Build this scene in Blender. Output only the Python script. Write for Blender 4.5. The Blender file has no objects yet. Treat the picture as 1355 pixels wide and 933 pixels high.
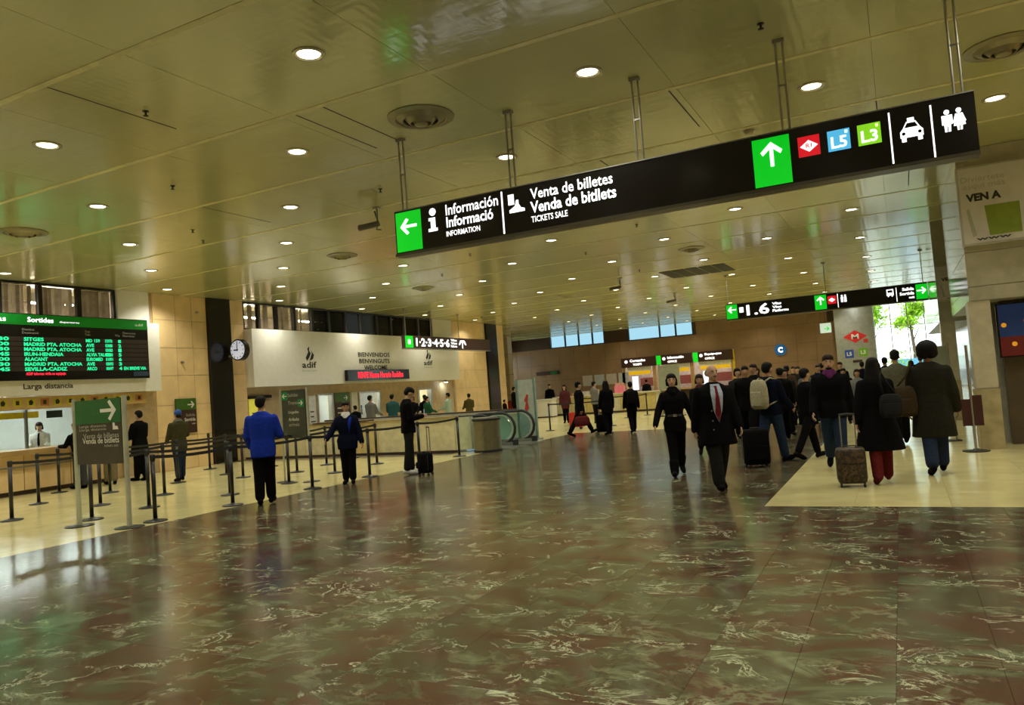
import bpy, math, random
import numpy as np
from mathutils import Vector, Matrix
random.seed(7)
R = math.radians
S = bpy.context.scene
COL = S.collection

# ------------------------------------------------------------------ camera, world, exposure
YAW, PITCH, ROLL, FPX = 0.471, 0.0503, -0.0734, 1003.5
CAMZ = 1.55
fw = Vector((-math.sin(YAW)*math.cos(PITCH), math.cos(YAW)*math.cos(PITCH), math.sin(PITCH)))
rt = Vector((math.cos(YAW), math.sin(YAW), 0)); up = rt.cross(fw)
rt2 = rt*math.cos(ROLL)+up*math.sin(ROLL); up2 = -rt*math.sin(ROLL)+up*math.cos(ROLL)
cd = bpy.data.cameras.new('camera'); cam = bpy.data.objects.new('camera', cd); COL.objects.link(cam)
cd.sensor_width = 36; cd.sensor_fit = 'HORIZONTAL'; cd.lens = FPX/1355*36; cd.clip_end = 300; cd.clip_start = .05
M = Matrix.Identity(4)
for i in range(3):
    M[i][0] = rt2[i]; M[i][1] = up2[i]; M[i][2] = -fw[i]
M[2][3] = CAMZ
cam.matrix_world = M
S.camera = cam
w = bpy.data.worlds.new('overcast_sky'); S.world = w; w.use_nodes = True
bg = w.node_tree.nodes['Background']; bg.inputs[0].default_value = (.88, .97, 1, 1); bg.inputs[1].default_value = 3.6
S.view_settings.view_transform = 'Standard'; S.view_settings.look = 'None'
S.view_settings.exposure = 0.0; S.view_settings.gamma = 1.0; S.view_settings.use_curve_mapping = False
S.cycles.use_denoising = True
S.cycles.max_bounces = 8; S.cycles.transparent_max_bounces = 12
S.cycles.sample_clamp_indirect = 8
LAMP_E = 7.0            # what the eye sees of a downlight from the side
LAMP_W = 205.0          # its beam, thrown downwards by the reflector

def in_view(p, m=40):
    v = Vector(p)-Vector((0, 0, CAMZ)); d = v.dot(fw)
    if d < .3: return False
    px = 677.5+FPX*v.dot(rt2)/d; py = 466.5-FPX*v.dot(up2)/d
    return -m < px < 1355+m and -m < py < 933+m

# ------------------------------------------------------------------ materials
MATS = {}
def mat(name, col, rough=.5, metal=0., emit=0., noise=.12, nscale=6., bump=0., bscale=40., spec=.5, ecol=None):
    if name in MATS: return MATS[name]
    m = bpy.data.materials.new(name); m.use_nodes = True; MATS[name] = m
    nt = m.node_tree; N = nt.nodes; L = nt.links; b = N['Principled BSDF']
    c = tuple(col)+(1,)
    if noise:
        tc = N.new('ShaderNodeTexCoord'); nz = N.new('ShaderNodeTexNoise'); nz.inputs['Scale'].default_value = nscale
        nz.inputs['Detail'].default_value = 4
        L.new(tc.outputs['Object'], nz.inputs['Vector'])
        rp = N.new('ShaderNodeValToRGB')
        rp.color_ramp.elements[0].position = .3; rp.color_ramp.elements[1].position = .7
        rp.color_ramp.elements[0].color = tuple(max(0, x*(1-noise)) for x in col)+(1,)
        rp.color_ramp.elements[1].color = tuple(min(1, x*(1+noise)) for x in col)+(1,)
        L.new(nz.outputs['Fac'], rp.inputs[0]); L.new(rp.outputs[0], b.inputs['Base Color'])
        if bump:
            n2 = N.new('ShaderNodeTexNoise'); n2.inputs['Scale'].default_value = bscale
            L.new(tc.outputs['Object'], n2.inputs['Vector'])
            bp = N.new('ShaderNodeBump'); bp.inputs['Strength'].default_value = bump; bp.inputs['Distance'].default_value = .01
            L.new(n2.outputs['Fac'], bp.inputs['Height']); L.new(bp.outputs[0], b.inputs['Normal'])
    else:
        b.inputs['Base Color'].default_value = c
    b.inputs['Roughness'].default_value = rough; b.inputs['Metallic'].default_value = metal
    b.inputs['Specular IOR Level'].default_value = spec
    if emit:
        b.inputs['Emission Color'].default_value = tuple(ecol or col)+(1,); b.inputs['Emission Strength'].default_value = emit
    return m

def cloth(name, col): return mat('cloth_'+name, col, rough=.9, noise=.18, nscale=30, bump=.5, bscale=9, spec=.08)

def glass_mat(name, tint=(1, 1, 1), gloss=.12, rough=.02):
    if name in MATS: return MATS[name]
    m = bpy.data.materials.new(name); m.use_nodes = True; MATS[name] = m
    nt = m.node_tree; N = nt.nodes; L = nt.links
    N.remove(N['Principled BSDF']); out = N['Material Output']
    t = N.new('ShaderNodeBsdfTransparent'); t.inputs[0].default_value = tuple(tint)+(1,)
    g = N.new('ShaderNodeBsdfGlossy'); g.inputs['Roughness'].default_value = rough
    lw = N.new('ShaderNodeLayerWeight'); lw.inputs[0].default_value = gloss
    mx = N.new('ShaderNodeMixShader'); L.new(lw.outputs['Fresnel'], mx.inputs[0])
    L.new(t.outputs[0], mx.inputs[1]); L.new(g.outputs[0], mx.inputs[2]); L.new(mx.outputs[0], out.inputs[0])
    return m

def tile_coords(N, L, ox, oy, sx, sy):
    """position + random jump for each floor tile; returns the vector socket and the tile's random value"""
    g = N.new('ShaderNodeNewGeometry')
    sub = N.new('ShaderNodeVectorMath'); sub.operation = 'SUBTRACT'; sub.inputs[1].default_value = (ox, oy, 0)
    L.new(g.outputs['Position'], sub.inputs[0])
    dv = N.new('ShaderNodeVectorMath'); dv.operation = 'DIVIDE'; dv.inputs[1].default_value = (sx, sy, 10); L.new(sub.outputs[0], dv.inputs[0])
    fl = N.new('ShaderNodeVectorMath'); fl.operation = 'FLOOR'; L.new(dv.outputs[0], fl.inputs[0])
    wn = N.new('ShaderNodeTexWhiteNoise'); wn.noise_dimensions = '2D'; L.new(fl.outputs[0], wn.inputs['Vector'])
    sc = N.new('ShaderNodeVectorMath'); sc.operation = 'SCALE'; sc.inputs['Scale'].default_value = 30; L.new(wn.outputs['Color'], sc.inputs[0])
    ad = N.new('ShaderNodeVectorMath'); ad.operation = 'ADD'; L.new(g.outputs['Position'], ad.inputs[0]); L.new(sc.outputs[0], ad.inputs[1])
    return ad.outputs[0], wn.outputs['Value']

MTX, MTY = .475, .95
def marble_mat():
    m = bpy.data.materials.new('dark_marble'); m.use_nodes = True
    nt = m.node_tree; N = nt.nodes; L = nt.links; b = N['Principled BSDF']
    vec, rnd = tile_coords(N, L, -.155, 9.2, MTX*2, MTY)
    mp = N.new('ShaderNodeMapping'); mp.inputs['Scale'].default_value = (.95, 1.35, 1); mp.inputs['Rotation'].default_value = (0, 0, .35); L.new(vec, mp.inputs[0])
    def noise(sc, det, dist, rough=.6):
        n = N.new('ShaderNodeTexNoise'); n.inputs['Scale'].default_value = sc; n.inputs['Detail'].default_value = det
        n.inputs['Distortion'].default_value = dist; n.inputs['Roughness'].default_value = rough; L.new(mp.outputs[0], n.inputs['Vector']); return n.outputs['Fac']
    def ramp(src, stops):
        r = N.new('ShaderNodeValToRGB'); e = r.color_ramp.elements
        e[0].position, e[0].color = stops[0][0], stops[0][1]+(1,); e[1].position, e[1].color = stops[-1][0], stops[-1][1]+(1,)
        for p, c in stops[1:-1]:
            x = e.new(p); x.color = c+(1,)
        L.new(src, r.inputs[0]); return r.outputs[0]
    def mixc(f, a, c):
        x = N.new('ShaderNodeMix'); x.data_type = 'RGBA'; L.new(f, x.inputs[0]); L.new(a, x.inputs[6]); L.new(c, x.inputs[7]); return x.outputs[2]
    base = ramp(noise(1.7, 8, 1.2, .62), [(.32, (.055, .026, .017)), (.43, (.088, .042, .027)), (.5, (.075, .055, .032)), (.57, (.078, .078, .042)), (.70, (.135, .15, .085))])
    # veins: thin ridges where a distorted noise crosses one half, broken up by a second noise
    def ridge(sc, wdt, dist):
        n = noise(sc, 7, dist, .64)
        s = N.new('ShaderNodeMath'); s.operation = 'SUBTRACT'; s.inputs[1].default_value = .5; L.new(n, s.inputs[0])
        a = N.new('ShaderNodeMath'); a.operation = 'ABSOLUTE'; L.new(s.outputs[0], a.inputs[0])
        r = N.new('ShaderNodeMapRange'); r.inputs[1].default_value = 0; r.inputs[2].default_value = wdt; r.inputs[3].default_value = 1; r.inputs[4].default_value = 0; L.new(a.outputs[0], r.inputs[0]); return r.outputs[0]
    def mask(sc, lo, hi):
        r = N.new('ShaderNodeMapRange'); r.inputs[1].default_value = lo; r.inputs[2].default_value = hi; L.new(noise(sc, 3, .3), r.inputs[0]); return r.outputs[0]
    def mul(a, c):
        x = N.new('ShaderNodeMath'); x.operation = 'MULTIPLY'; L.new(a, x.inputs[0])
        if isinstance(c, float): x.inputs[1].default_value = c
        else: L.new(c, x.inputs[1])
        return x.outputs[0]
    rgb = N.new('ShaderNodeRGB'); rgb.outputs[0].default_value = (.46, .50, .33, 1)
    rgb2 = N.new('ShaderNodeRGB'); rgb2.outputs[0].default_value = (.2, .22, .125, 1)
    c1 = mixc(mul(mul(ridge(1.6, .05, .9), mask(1.9, .45, .62)), .65), base, rgb2.outputs[0])
    c2 = mixc(mul(mul(ridge(2.3, .018, 1.1), mask(1.5, .49, .60)), 1.), c1, rgb.outputs[0])
    hv = N.new('ShaderNodeHueSaturation'); L.new(c2, hv.inputs['Color'])
    mr = N.new('ShaderNodeMapRange'); mr.inputs[3].default_value = .82; mr.inputs[4].default_value = 1.2; L.new(rnd, mr.inputs[0]); L.new(mr.outputs[0], hv.inputs['Value'])
    L.new(hv.outputs[0], b.inputs['Base Color'])
    b.inputs['Roughness'].default_value = .16; b.inputs['Specular IOR Level'].default_value = .42
    bn = N.new('ShaderNodeTexNoise'); bn.inputs['Scale'].default_value = 3; g = N.new('ShaderNodeNewGeometry'); L.new(g.outputs['Position'], bn.inputs['Vector'])
    bp = N.new('ShaderNodeBump'); bp.inputs['Strength'].default_value = .05; bp.inputs['Distance'].default_value = .02
    L.new(bn.outputs['Fac'], bp.inputs['Height']); L.new(bp.outputs[0], b.inputs['Normal'])
    return m

def cream_mat():
    m = bpy.data.materials.new('cream_floor_stone'); m.use_nodes = True
    nt = m.node_tree; N = nt.nodes; L = nt.links; b = N['Principled BSDF']
    vec, rnd = tile_coords(N, L, -1.55, 9.2, .95, .95)
    n = N.new('ShaderNodeTexNoise'); n.inputs['Scale'].default_value = 2.5; n.inputs['Detail'].default_value = 6; L.new(vec, n.inputs['Vector'])
    r = N.new('ShaderNodeValToRGB'); r.color_ramp.elements[0].position = .3; r.color_ramp.elements[0].color = (.57, .50, .225, 1)
    r.color_ramp.elements[1].position = .7; r.color_ramp.elements[1].color = (.68, .61, .31, 1); L.new(n.outputs['Fac'], r.inputs[0])
    hv = N.new('ShaderNodeHueSaturation'); L.new(r.outputs[0], hv.inputs['Color'])
    mr = N.new('ShaderNodeMapRange'); mr.inputs[3].default_value = .93; mr.inputs[4].default_value = 1.05; L.new(rnd, mr.inputs[0]); L.new(mr.outputs[0], hv.inputs['Value'])
    L.new(hv.outputs[0], b.inputs['Base Color']); b.inputs['Roughness'].default_value = .17
    return m

def ceiling_mat():
    m = bpy.data.materials.new('gold_ceiling_metal'); m.use_nodes = True
    nt = m.node_tree; N = nt.nodes; L = nt.links; b = N['Principled BSDF']
    g = N.new('ShaderNodeNewGeometry')
    n0 = N.new('ShaderNodeTexNoise'); n0.inputs['Scale'].default_value = .5; n0.inputs['Detail'].default_value = 3; L.new(g.outputs['Position'], n0.inputs['Vector'])
    r = N.new('ShaderNodeValToRGB'); r.color_ramp.elements[0].position = .3; r.color_ramp.elements[0].color = (.455, .455, .205, 1)
    r.color_ramp.elements[1].position = .7; r.color_ramp.elements[1].color = (.535, .535, .255, 1); L.new(n0.outputs['Fac'], r.inputs[0])
    L.new(r.outputs[0], b.inputs['Base Color'])
    b.inputs['Roughness'].default_value = .16; b.inputs['Metallic'].default_value = 0.; b.inputs['IOR'].default_value = 1.95
    mp = N.new('ShaderNodeMapping'); mp.inputs['Scale'].default_value = (1.2, 5, 1); L.new(g.outputs['Position'], mp.inputs[0])
    n = N.new('ShaderNodeTexNoise'); n.inputs['Scale'].default_value = 1.3; n.inputs['Detail'].default_value = 2; L.new(mp.outputs[0], n.inputs['Vector'])
    bp = N.new('ShaderNodeBump'); bp.inputs['Strength'].default_value = .15; bp.inputs['Distance'].default_value = .03
    L.new(n.outputs['Fac'], bp.inputs['Height'])
    wv = N.new('ShaderNodeTexWave'); wv.bands_direction = 'X'; wv.inputs['Scale'].default_value = 2.9; L.new(g.outputs['Position'], wv.inputs['Vector'])
    b2 = N.new('ShaderNodeBump'); b2.inputs['Strength'].default_value = .05; b2.inputs['Distance'].default_value = .012
    L.new(wv.outputs['Fac'], b2.inputs['Height']); L.new(bp.outputs[0], b2.inputs['Normal']); L.new(b2.outputs[0], b.inputs['Normal'])
    return m

MARBLE, CREAM, CEIL = marble_mat(), cream_mat(), ceiling_mat()
STONE = mat('travertine', (.84, .61, .32), .35, noise=.1, nscale=2.2)
WHITE = mat('white_fascia', (.86, .84, .78), .45, noise=.03)
WOOD = mat('brown_wall', (.26, .16, .088), .3, noise=.12, nscale=1.5)
DKWOOD = mat('dark_brown_wall', (.055, .03, .02), .4)
BLACK = mat('black_gloss', (.008, .007, .007), .18)
BLKM = mat('black_metal', (.012, .012, .012), .35)
RUB = mat('black_rubber', (.015, .015, .015), .6)
STEEL = mat('brushed_steel', (.42, .41, .38), .28, .9, noise=.08, nscale=20)
GREYM = mat('grey_metal', (.30, .30, .27), .4, .4)
GREYP = mat('grey_panel', (.33, .34, .30), .35)
LIT = mat('lit_white_print', (1, 1, 1), .5, emit=1.5, noise=0)
LITG = mat('lit_green_panel', (.0, .55, .02), .4, emit=.75, noise=0, ecol=(.0, .62, .015))
LITR = mat('lit_red_panel', (.75, .01, .02), .4, emit=.7, noise=0)
LITB = mat('lit_blue_panel', (.1, .5, .8), .4, emit=.85, noise=0, ecol=(.09, .50, .85))
LITL = mat('lit_lime_panel', (.25, .7, .02), .4, emit=.8, noise=0)
LED = mat('green_led', (.0, .8, .3), .5, emit=.95, noise=0, ecol=(.02, .85, .36))
LEDR = mat('red_led', (.9, .03, .05), .5, emit=1.3, noise=0, ecol=(1, .02, .05))
PRINT = mat('dark_print', (.02, .025, .018), .6, noise=0)
WPRINT = mat('white_print', (.75, .75, .70), .6, noise=0)
GPRINT = mat('grey_print', (.42, .42, .38), .6, noise=0)
GREEN = mat('green_board', (.015, .13, .045), .3)
OLIVE = mat('olive_green_board', (.05, .13, .015), .35)
BROWNB = mat('brown_board', (.05, .02, .015), .35)
DGREY = mat('dark_grey_board', (.05, .05, .043), .25)
GLASS = glass_mat('clear_glass', (.96, 1, .98))
DGLASS = glass_mat('dusky_glass', (.8, .77, .72), .25)
LAMP = mat('downlight_glow', (1, .93, .74), .5, emit=LAMP_E, noise=0, ecol=(1, .87, .60))
TUBE = mat('office_tube_glow', (1, 1, 1), .5, emit=48, noise=0, ecol=(.9, 1, .98))
WWARM = mat('white_office_wall', (.72, .74, .72), .6, noise=.03)
YELLOW = mat('yellow_board', (.72, .52, .02), .4)
RED = mat('red_paint', (.42, .02, .012), .35)

# ------------------------------------------------------------------ mesh builder
class MB:
    def __init__(s): s.v = []; s.f = []
    def add(s, vs, fs):
        o = len(s.v); s.v += [tuple(p) for p in vs]; s.f += [tuple(i+o for i in q) for q in fs]; return s
    def box(s, x0, x1, y0, y1, z0, z1):
        return s.add([(x0,y0,z0),(x1,y0,z0),(x1,y1,z0),(x0,y1,z0),(x0,y0,z1),(x1,y0,z1),(x1,y1,z1),(x0,y1,z1)],
                     [(0,3,2,1),(4,5,6,7),(0,1,5,4),(1,2,6,5),(2,3,7,6),(3,0,4,7)])
    def loft(s, rings):
        n = len(rings[0]); vs = [p for r in rings for p in r]; fs = []
        for i in range(len(rings)-1):
            for j in range(n):
                a = i*n+j; b = i*n+(j+1) % n
                fs.append((a, b, b+n, a+n))
        fs.append(tuple(range(n-1, -1, -1))); fs.append(tuple(range((len(rings)-1)*n, len(rings)*n)))
        return s.add(vs, fs)
    def tube(s, pts, rs, n=8):
        pts = [Vector(p) for p in pts]
        if not isinstance(rs, (list, tuple)): rs = [rs]*len(pts)
        rings = []; prev = None
        for i, p in enumerate(pts):
            d = (pts[min(i+1, len(pts)-1)]-pts[max(i-1, 0)]).normalized()
            if prev is None:
                a = d.cross(Vector((0, 0, 1)) if abs(d.z) < .9 else Vector((1, 0, 0))).normalized()
            else:
                a = (prev-d*prev.dot(d)).normalized()
            prev = a; b = d.cross(a)
            rings.append([p+(a*math.cos(2*math.pi*k/n)+b*math.sin(2*math.pi*k/n))*rs[i] for k in range(n)])
        return s.loft(rings)
    def cyl(s, p0, p1, r0, r1=None, n=12): return s.tube([p0, p1], [r0, r0 if r1 is None else r1], n)
    def capsule(s, p0, p1, r0, r1, n=10):
        p0 = Vector(p0); p1 = Vector(p1); d = (p1-p0); l = d.length; d = d/l if l > 1e-6 else Vector((0, 0, 1))
        pts = []; rs = []
        for t in (-88, -60, -30, 0): pts.append(p0+d*r0*math.sin(R(t))); rs.append(r0*math.cos(R(t)))
        for t in (0, 30, 60, 88): pts.append(p1+d*r1*math.sin(R(t))); rs.append(r1*math.cos(R(t)))
        return s.tube(pts, rs, n)
    def ell(s, c, r, f=None, n=14, m=9):
        c = Vector(c); rings = []
        for i in range(m+1):
            t = -88+176*i/m
            rings.append([])
            for k in range(n):
                q = Vector((r[0]*math.cos(R(t))*math.cos(2*math.pi*k/n), r[1]*math.cos(R(t))*math.sin(2*math.pi*k/n), r[2]*math.sin(R(t))))+c
                rings[-1].append(f(q) if f else q)
        return s.loft(rings)
    def lathe(s, prof, c=(0, 0, 0), n=20):
        return s.loft([[(c[0]+r*math.cos(2*math.pi*k/n), c[1]+r*math.sin(2*math.pi*k/n), c[2]+z) for k in range(n)] for r, z in prof])
    def prism(s, pts, dv):
        n = len(pts); dv = Vector(dv); a = [Vector(p) for p in pts]; b = [p+dv for p in a]
        return s.add(a+b, [tuple(range(n-1, -1, -1)), tuple(range(n, 2*n))]+[(i, (i+1) % n, n+(i+1) % n, n+i) for i in range(n)])
    def mesh(s, name, m, smooth=False):
        me = bpy.data.meshes.new(name); me.from_pydata(s.v, [], s.f)
        for x in (m if isinstance(m, (list, tuple)) else [m]): me.materials.append(x)
        if smooth: me.polygons.foreach_set('use_smooth', [True]*len(me.polygons))
        me.update(); return me
    def build(s, name, m, parent=None, smooth=False, bevel=0, world=True, label=None):
        """parent given: a part (vertices in world coordinates unless world=False); else a top-level object with its origin at its base"""
        if parent is not None:
            if world:
                o = ABS.get(parent.name, Vector((0, 0, 0))); s.v = [(p[0]-o.x, p[1]-o.y, p[2]-o.z) for p in s.v]
            loc = Vector((0, 0, 0))
        else:
            xs = np.array(s.v); lo = xs.min(0); hi = xs.max(0); loc = Vector(((lo[0]+hi[0])/2, (lo[1]+hi[1])/2, lo[2]))
            s.v = [(p[0]-loc.x, p[1]-loc.y, p[2]-loc.z) for p in s.v]
        ob = bpy.data.objects.new(name, s.mesh(name, m, smooth)); COL.objects.link(ob)
        ob.location = loc; ob.parent = parent
        ABS[ob.name] = (ABS.get(parent.name, Vector((0, 0, 0))) if parent is not None else Vector((0, 0, 0)))+loc
        if bevel:
            md = ob.modifiers.new('bevel', 'BEVEL'); md.width = bevel; md.segments = 2; md.limit_method = 'ANGLE'
        if label: ob['label'] = label
        return ob
ABS = {}
def tag(o, label, cat, group=None):
    o['label'] = label; o['category'] = cat
    if group: o['group'] = group
    return o
def thing(name, label, cat, loc, group=None, rz=0):
    o = bpy.data.objects.new(name, None); COL.objects.link(o); o.empty_display_size = .1
    o.location = loc; o.rotation_euler = (0, 0, rz); ABS[o.name] = Vector(loc)
    return tag(o, label, cat, group)
def struct(o, label=None):
    o['kind'] = 'structure'
    if label: o['label'] = label
    return o
def sbox(name, m, *b, label=None, bevel=0): return struct(MB().box(*b).build(name, m, bevel=bevel), label)
def copy_tree(o, parent=None):
    c = o.copy(); COL.objects.link(c); c.parent = parent
    for ch in [x for x in o.children]: copy_tree(ch, c)
    return c

def glyphs(txt, bold=0.):
    cu = bpy.data.curves.new('t', 'FONT'); cu.body = txt; cu.size = 1; cu.resolution_u = 2; cu.offset = bold; cu.space_line = 1.0
    ob = bpy.data.objects.new('t', cu); me = bpy.data.meshes.new_from_object(ob)
    v = [tuple(x.co) for x in me.vertices]; f = [tuple(p.vertices) for p in me.polygons]
    bpy.data.objects.remove(ob); bpy.data.curves.remove(cu); bpy.data.meshes.remove(me)
    return v, f
def text(txt, o, u, v, wd, ht, m, parent, bold=.0, name='lettering', cap=True):
    """lettering fitted to wd x ht with its lower left corner at o, running along u, rising along v (world coordinates)"""
    gv, gf = glyphs(txt, bold)
    if not gv: return
    a = np.array(gv); x0, y0 = a[:, 0].min(), a[:, 1].min(); sx = wd/(a[:, 0].max()-x0); sy = ht/(a[:, 1].max()-y0)
    o = Vector(o); u = Vector(u); v = Vector(v)
    mb = MB(); mb.add([o+u*((p[0]-x0)*sx)+v*((p[1]-y0)*sy) for p in gv], gf)
    return mb.build(name, m, parent)
EX, EY, EZ = Vector((1, 0, 0)), Vector((0, 1, 0)), Vector((0, 0, 1))

def flat(name, pts2, o, u, v, m, parent, t=.004):
    """a flat outline (2-D points on u, v from o) of thickness t standing proud of its board"""
    o = Vector(o); n = u.cross(v)
    return MB().prism([o+u*p[0]+v*p[1] for p in pts2], n*t).build(name, m, parent)
def rect(a, b, c, d): return [(a, c), (b, c), (b, d), (a, d)]
def circ(x, y, r, n=14): return [(x+r*math.cos(2*math.pi*k/n), y+r*math.sin(2*math.pi*k/n)) for k in range(n)]
def arrow(x, y, s, ang):
    p = [(-.5,-.07),(.22,-.07),(-.02,-.34),(.12,-.42),(.5,0),(.12,.42),(-.02,.34),(.22,.07),(-.5,.07)]
    c, n = math.cos(ang), math.sin(ang)
    return [(x+s*(a*c-b*n), y+s*(a*n+b*c)) for a, b in p]

# ------------------------------------------------------------------ the hall: dimensions
ZC = 5.05; XL = -18.6; YB = 48.0
CREAM_X = -9.8; CR_X, CR_Y = -1.55, 9.2; MAR_END = 23.4
WELL = (-18.0, -10.75, 17.55, 21.2)       # escalator well

def tiled(parent, cells, m, name, thick=.02, gap=.0006, up_=True, z=0.):
    """cells (x0,x1,y0,y1): the 300 that show largest become objects that share meshes, the rest one 'stuff' part"""
    vis = sorted([c for c in cells if in_view(((c[0]+c[1])/2, (c[2]+c[3])/2, z))], key=lambda c: (c[0]+c[1])**2+(c[2]+c[3])**2)[:300]
    vs = set(vis); cache = {}
    po = ABS[parent.name]
    for c in vis:
        sx, sy = round(c[1]-c[0], 3), round(c[3]-c[2], 3)
        if (sx, sy) not in cache:
            hx, hy = sx/2-gap, sy/2-gap; e = .0012
            b = MB(); zt, zb = (0, -thick) if up_ else (0, thick); ze = -e if up_ else e
            ring = lambda a, d, zz: [(-a, -d, zz), (a, -d, zz), (a, d, zz), (-a, d, zz)]
            b.loft([ring(hx, hy, zb), ring(hx, hy, ze), ring(hx-e, hy-e, zt)] if up_ else [ring(hx-e, hy-e, zt), ring(hx, hy, ze), ring(hx, hy, zb)])
            cache[(sx, sy)] = b.mesh(name, m)
        o = bpy.data.objects.new(name, cache[(sx, sy)]); COL.objects.link(o); o.parent = parent
        o.location = Vector(((c[0]+c[1])/2, (c[2]+c[3])/2, z))-po
    rest = [c for c in cells if c not in vs]
    if rest:
        b = MB()
        for c in rest: b.box(c[0]+gap, c[1]-gap, c[2]+gap, c[3]-gap, z-thick if up_ else z, z if up_ else z+thick)
        o = b.build(name, m, parent); o['kind'] = 'stuff'

def grid(x0, x1, y0, y1, ox, oy, sx, sy):
    xs = sorted({x0, x1} | {round(ox+k*sx, 4) for k in range(-200, 200) if x0+.02 < ox+k*sx < x1-.02})
    ys = sorted({y0, y1} | {round(oy+k*sy, 4) for k in range(-200, 200) if y0+.02 < oy+k*sy < y1-.02})
    return [(a, b, c, d) for a, b in zip(xs, xs[1:]) for c, d in zip(ys, ys[1:])]

GROUT = mat('dark_grout', (.06, .05, .035), .6); GROUTC = mat('tan_grout', (.28, .23, .12), .6)
fl = struct(MB().box(CREAM_X, 6, -8, MAR_END, -.3, -.019).build('floor', GROUT), 'polished dark brown green marble floor with pale veins')
cells = grid(CREAM_X, 6, -8, CR_Y, -.155, 9.2, MTX, MTY)+grid(CREAM_X, CR_X, CR_Y, MAR_END, -.155, 9.2, MTX, MTY)
tiled(fl, cells, MARBLE, 'tile')
b = MB().box(-26, CREAM_X, -8, WELL[2], -.3, -.019).box(-26, WELL[0], WELL[2], WELL[3], -.3, -.019).box(WELL[1], CREAM_X, WELL[2], WELL[3], -.3, -.019)
b.box(-26, CREAM_X, WELL[3], MAR_END, -.3, -.019).box(-26, 6, MAR_END, YB+2, -.3, -.019)
fc = struct(b.build('floor', GROUTC), 'polished cream stone floor of large tiles')
cells = [c for c in grid(-20, CREAM_X, -2, MAR_END, CREAM_X, 9.2, .95, .95)+grid(-25, 6, MAR_END, YB, -1.55, 9.2, .95, .95)
         if not (WELL[0]-.9 < (c[0]+c[1])/2 < WELL[1]+.3 and WELL[2]-.35 < (c[2]+c[3])/2 < WELL[3]+.4)]
cells += grid(CR_X, 6, CR_Y, MAR_END, CR_X, 9.2, .95, .95)
tiled(fc, cells, CREAM, 'tile')

# ceiling: panels between bright cover strips
ce = struct(MB().box(-26, 7, -9, YB+.3, ZC+.03, ZC+.2).build('ceiling', mat('ceiling_void', (.05, .045, .03), .8)), 'low olive gold metal panel ceiling with downlights')
PX, PY, CY0 = .4267, 2.13, 4.735
tiled(ce, grid(-25.9, 6.9, -8.9, YB, .02, CY0, PX*5, PY), CEIL, 'panel', thick=.025, gap=.002, up_=False, z=ZC)
STRIP = mat('ceiling_cover_strip', (.70, .66, .33), .35)
for k in range(-5, 21):
    y = CY0+k*PY
    if -8 < y < YB-.2: MB().box(-25.5, 6.8, y-.038, y+.038, ZC-.005, ZC+.01).build('cover_strip', STRIP, ce)
GAPM = mat('ceiling_dark_gap', (.03, .027, .015), .7)
for x, k in ((-6.2, 0), (-7.62, -1), (-5.78, 0), (-2.21, 1), (.02, 2), (.45, 4), (-3.9, 2), (-10.3, 1)):
    MB().box(x-.008, x+.008, CY0+PY*(k+1)+.05, CY0+PY*(k+2)-.5, ZC-.003, ZC+.01).build('open_joint', GAPM, ce)

# walls that close the hall behind the camera and to the right
sbox('wall_front', STONE, -26, 7, -8.6, -8.3, 0, ZC)
sbox('wall_right', STONE, 6, 6.3, -8.3, 50, 0, ZC)

# ------------------------------------------------------------------ left wall
PINKW = mat('peach_wall', (.52, .38, .22), .5)
wl = struct(MB().box(XL-.3, XL-.03, 13.35, 17.75, 0, ZC).box(XL-.3, XL-.03, 30.4, 35.6, 0, ZC).box(XL-.3, XL-.03, -8, 8.2, 0, ZC)
            .box(XL-.32, XL-.1, 17.75, 30.4, 0, .85).box(XL-.32, XL-.1, 17.75, 30.4, 1.95, 2.27).box(XL-.32, XL-.1, 8.2, 13.35, 0, .95)
            .box(XL-.32, XL-.1, 17.75, 19.9, .85, 1.95).box(XL-.32, XL-.1, 20.5, 21.05, .85, 1.95).box(XL-.32, XL-.1, 21.9, 23.4, .85, 1.95)
            .box(XL-.32, XL-.1, 24.75, 27.4, .85, 1.95).box(XL-.32, XL-.1, 28.5, 30.4, .85, 1.95)
            .build('wall_left', PINKW), 'long cream stone wall with ticket windows on the left')
for (y0, y1) in ((14.4, 15.15), (15.15, 15.72), (15.72, 16.26), (17.12, 17.72), (30.45, 31.4), (31.4, 32.4), (32.4, 33.6), (34.75, 35.6)):
    for z0, z1 in ((0, .95), (.95, 1.85), (1.85, 2.7), (2.7, 3.5), (3.5, 4.3), (4.3, ZC)):
        MB().box(XL-.03, XL+random.uniform(0, .006), y0+.006, y1-.006, z0+.006, z1-.006).build('stone_panel', STONE, wl)
for y0, y1 in ((16.27, 17.11), (33.65, 34.72)):   # black shafts
    sh = MB().box(XL-.05, XL+.1, y0, y1, .02, ZC).build('black_cladding', BLACK, wl, label='glossy black vertical cladding strip')
for y, z in ((15.3, 3.05), (15.9, 4.55)):          # little spots on the stone
    MB().lathe([(.035, 0), (.05, .02), (.05, .05), (.03, .07)], (XL+.04, y, z), 10).build('wall_spot', STEEL, wl)

# white fascias
def fascia(y0, y1, lab):
    f = MB().box(XL-.3, XL+.32, y0, y1, 2.27, 4.14).build('white_fascia', WHITE, wl, label=lab)
    return f
fascia(4.0, 14.34, 'white fascia over the left ticket office')
fascia(17.74, 30.4, 'white fascia with station emblem and welcome words')
MB().box(XL-.3, XL+.02, 13.32, 14.28, 4.15, ZC).build('white_panel', WHITE, wl)
MB().box(XL-.3, XL+.02, 28.8, 30.4, 4.15, ZC).build('white_panel', WHITE, wl)
FX = XL+.325

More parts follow.
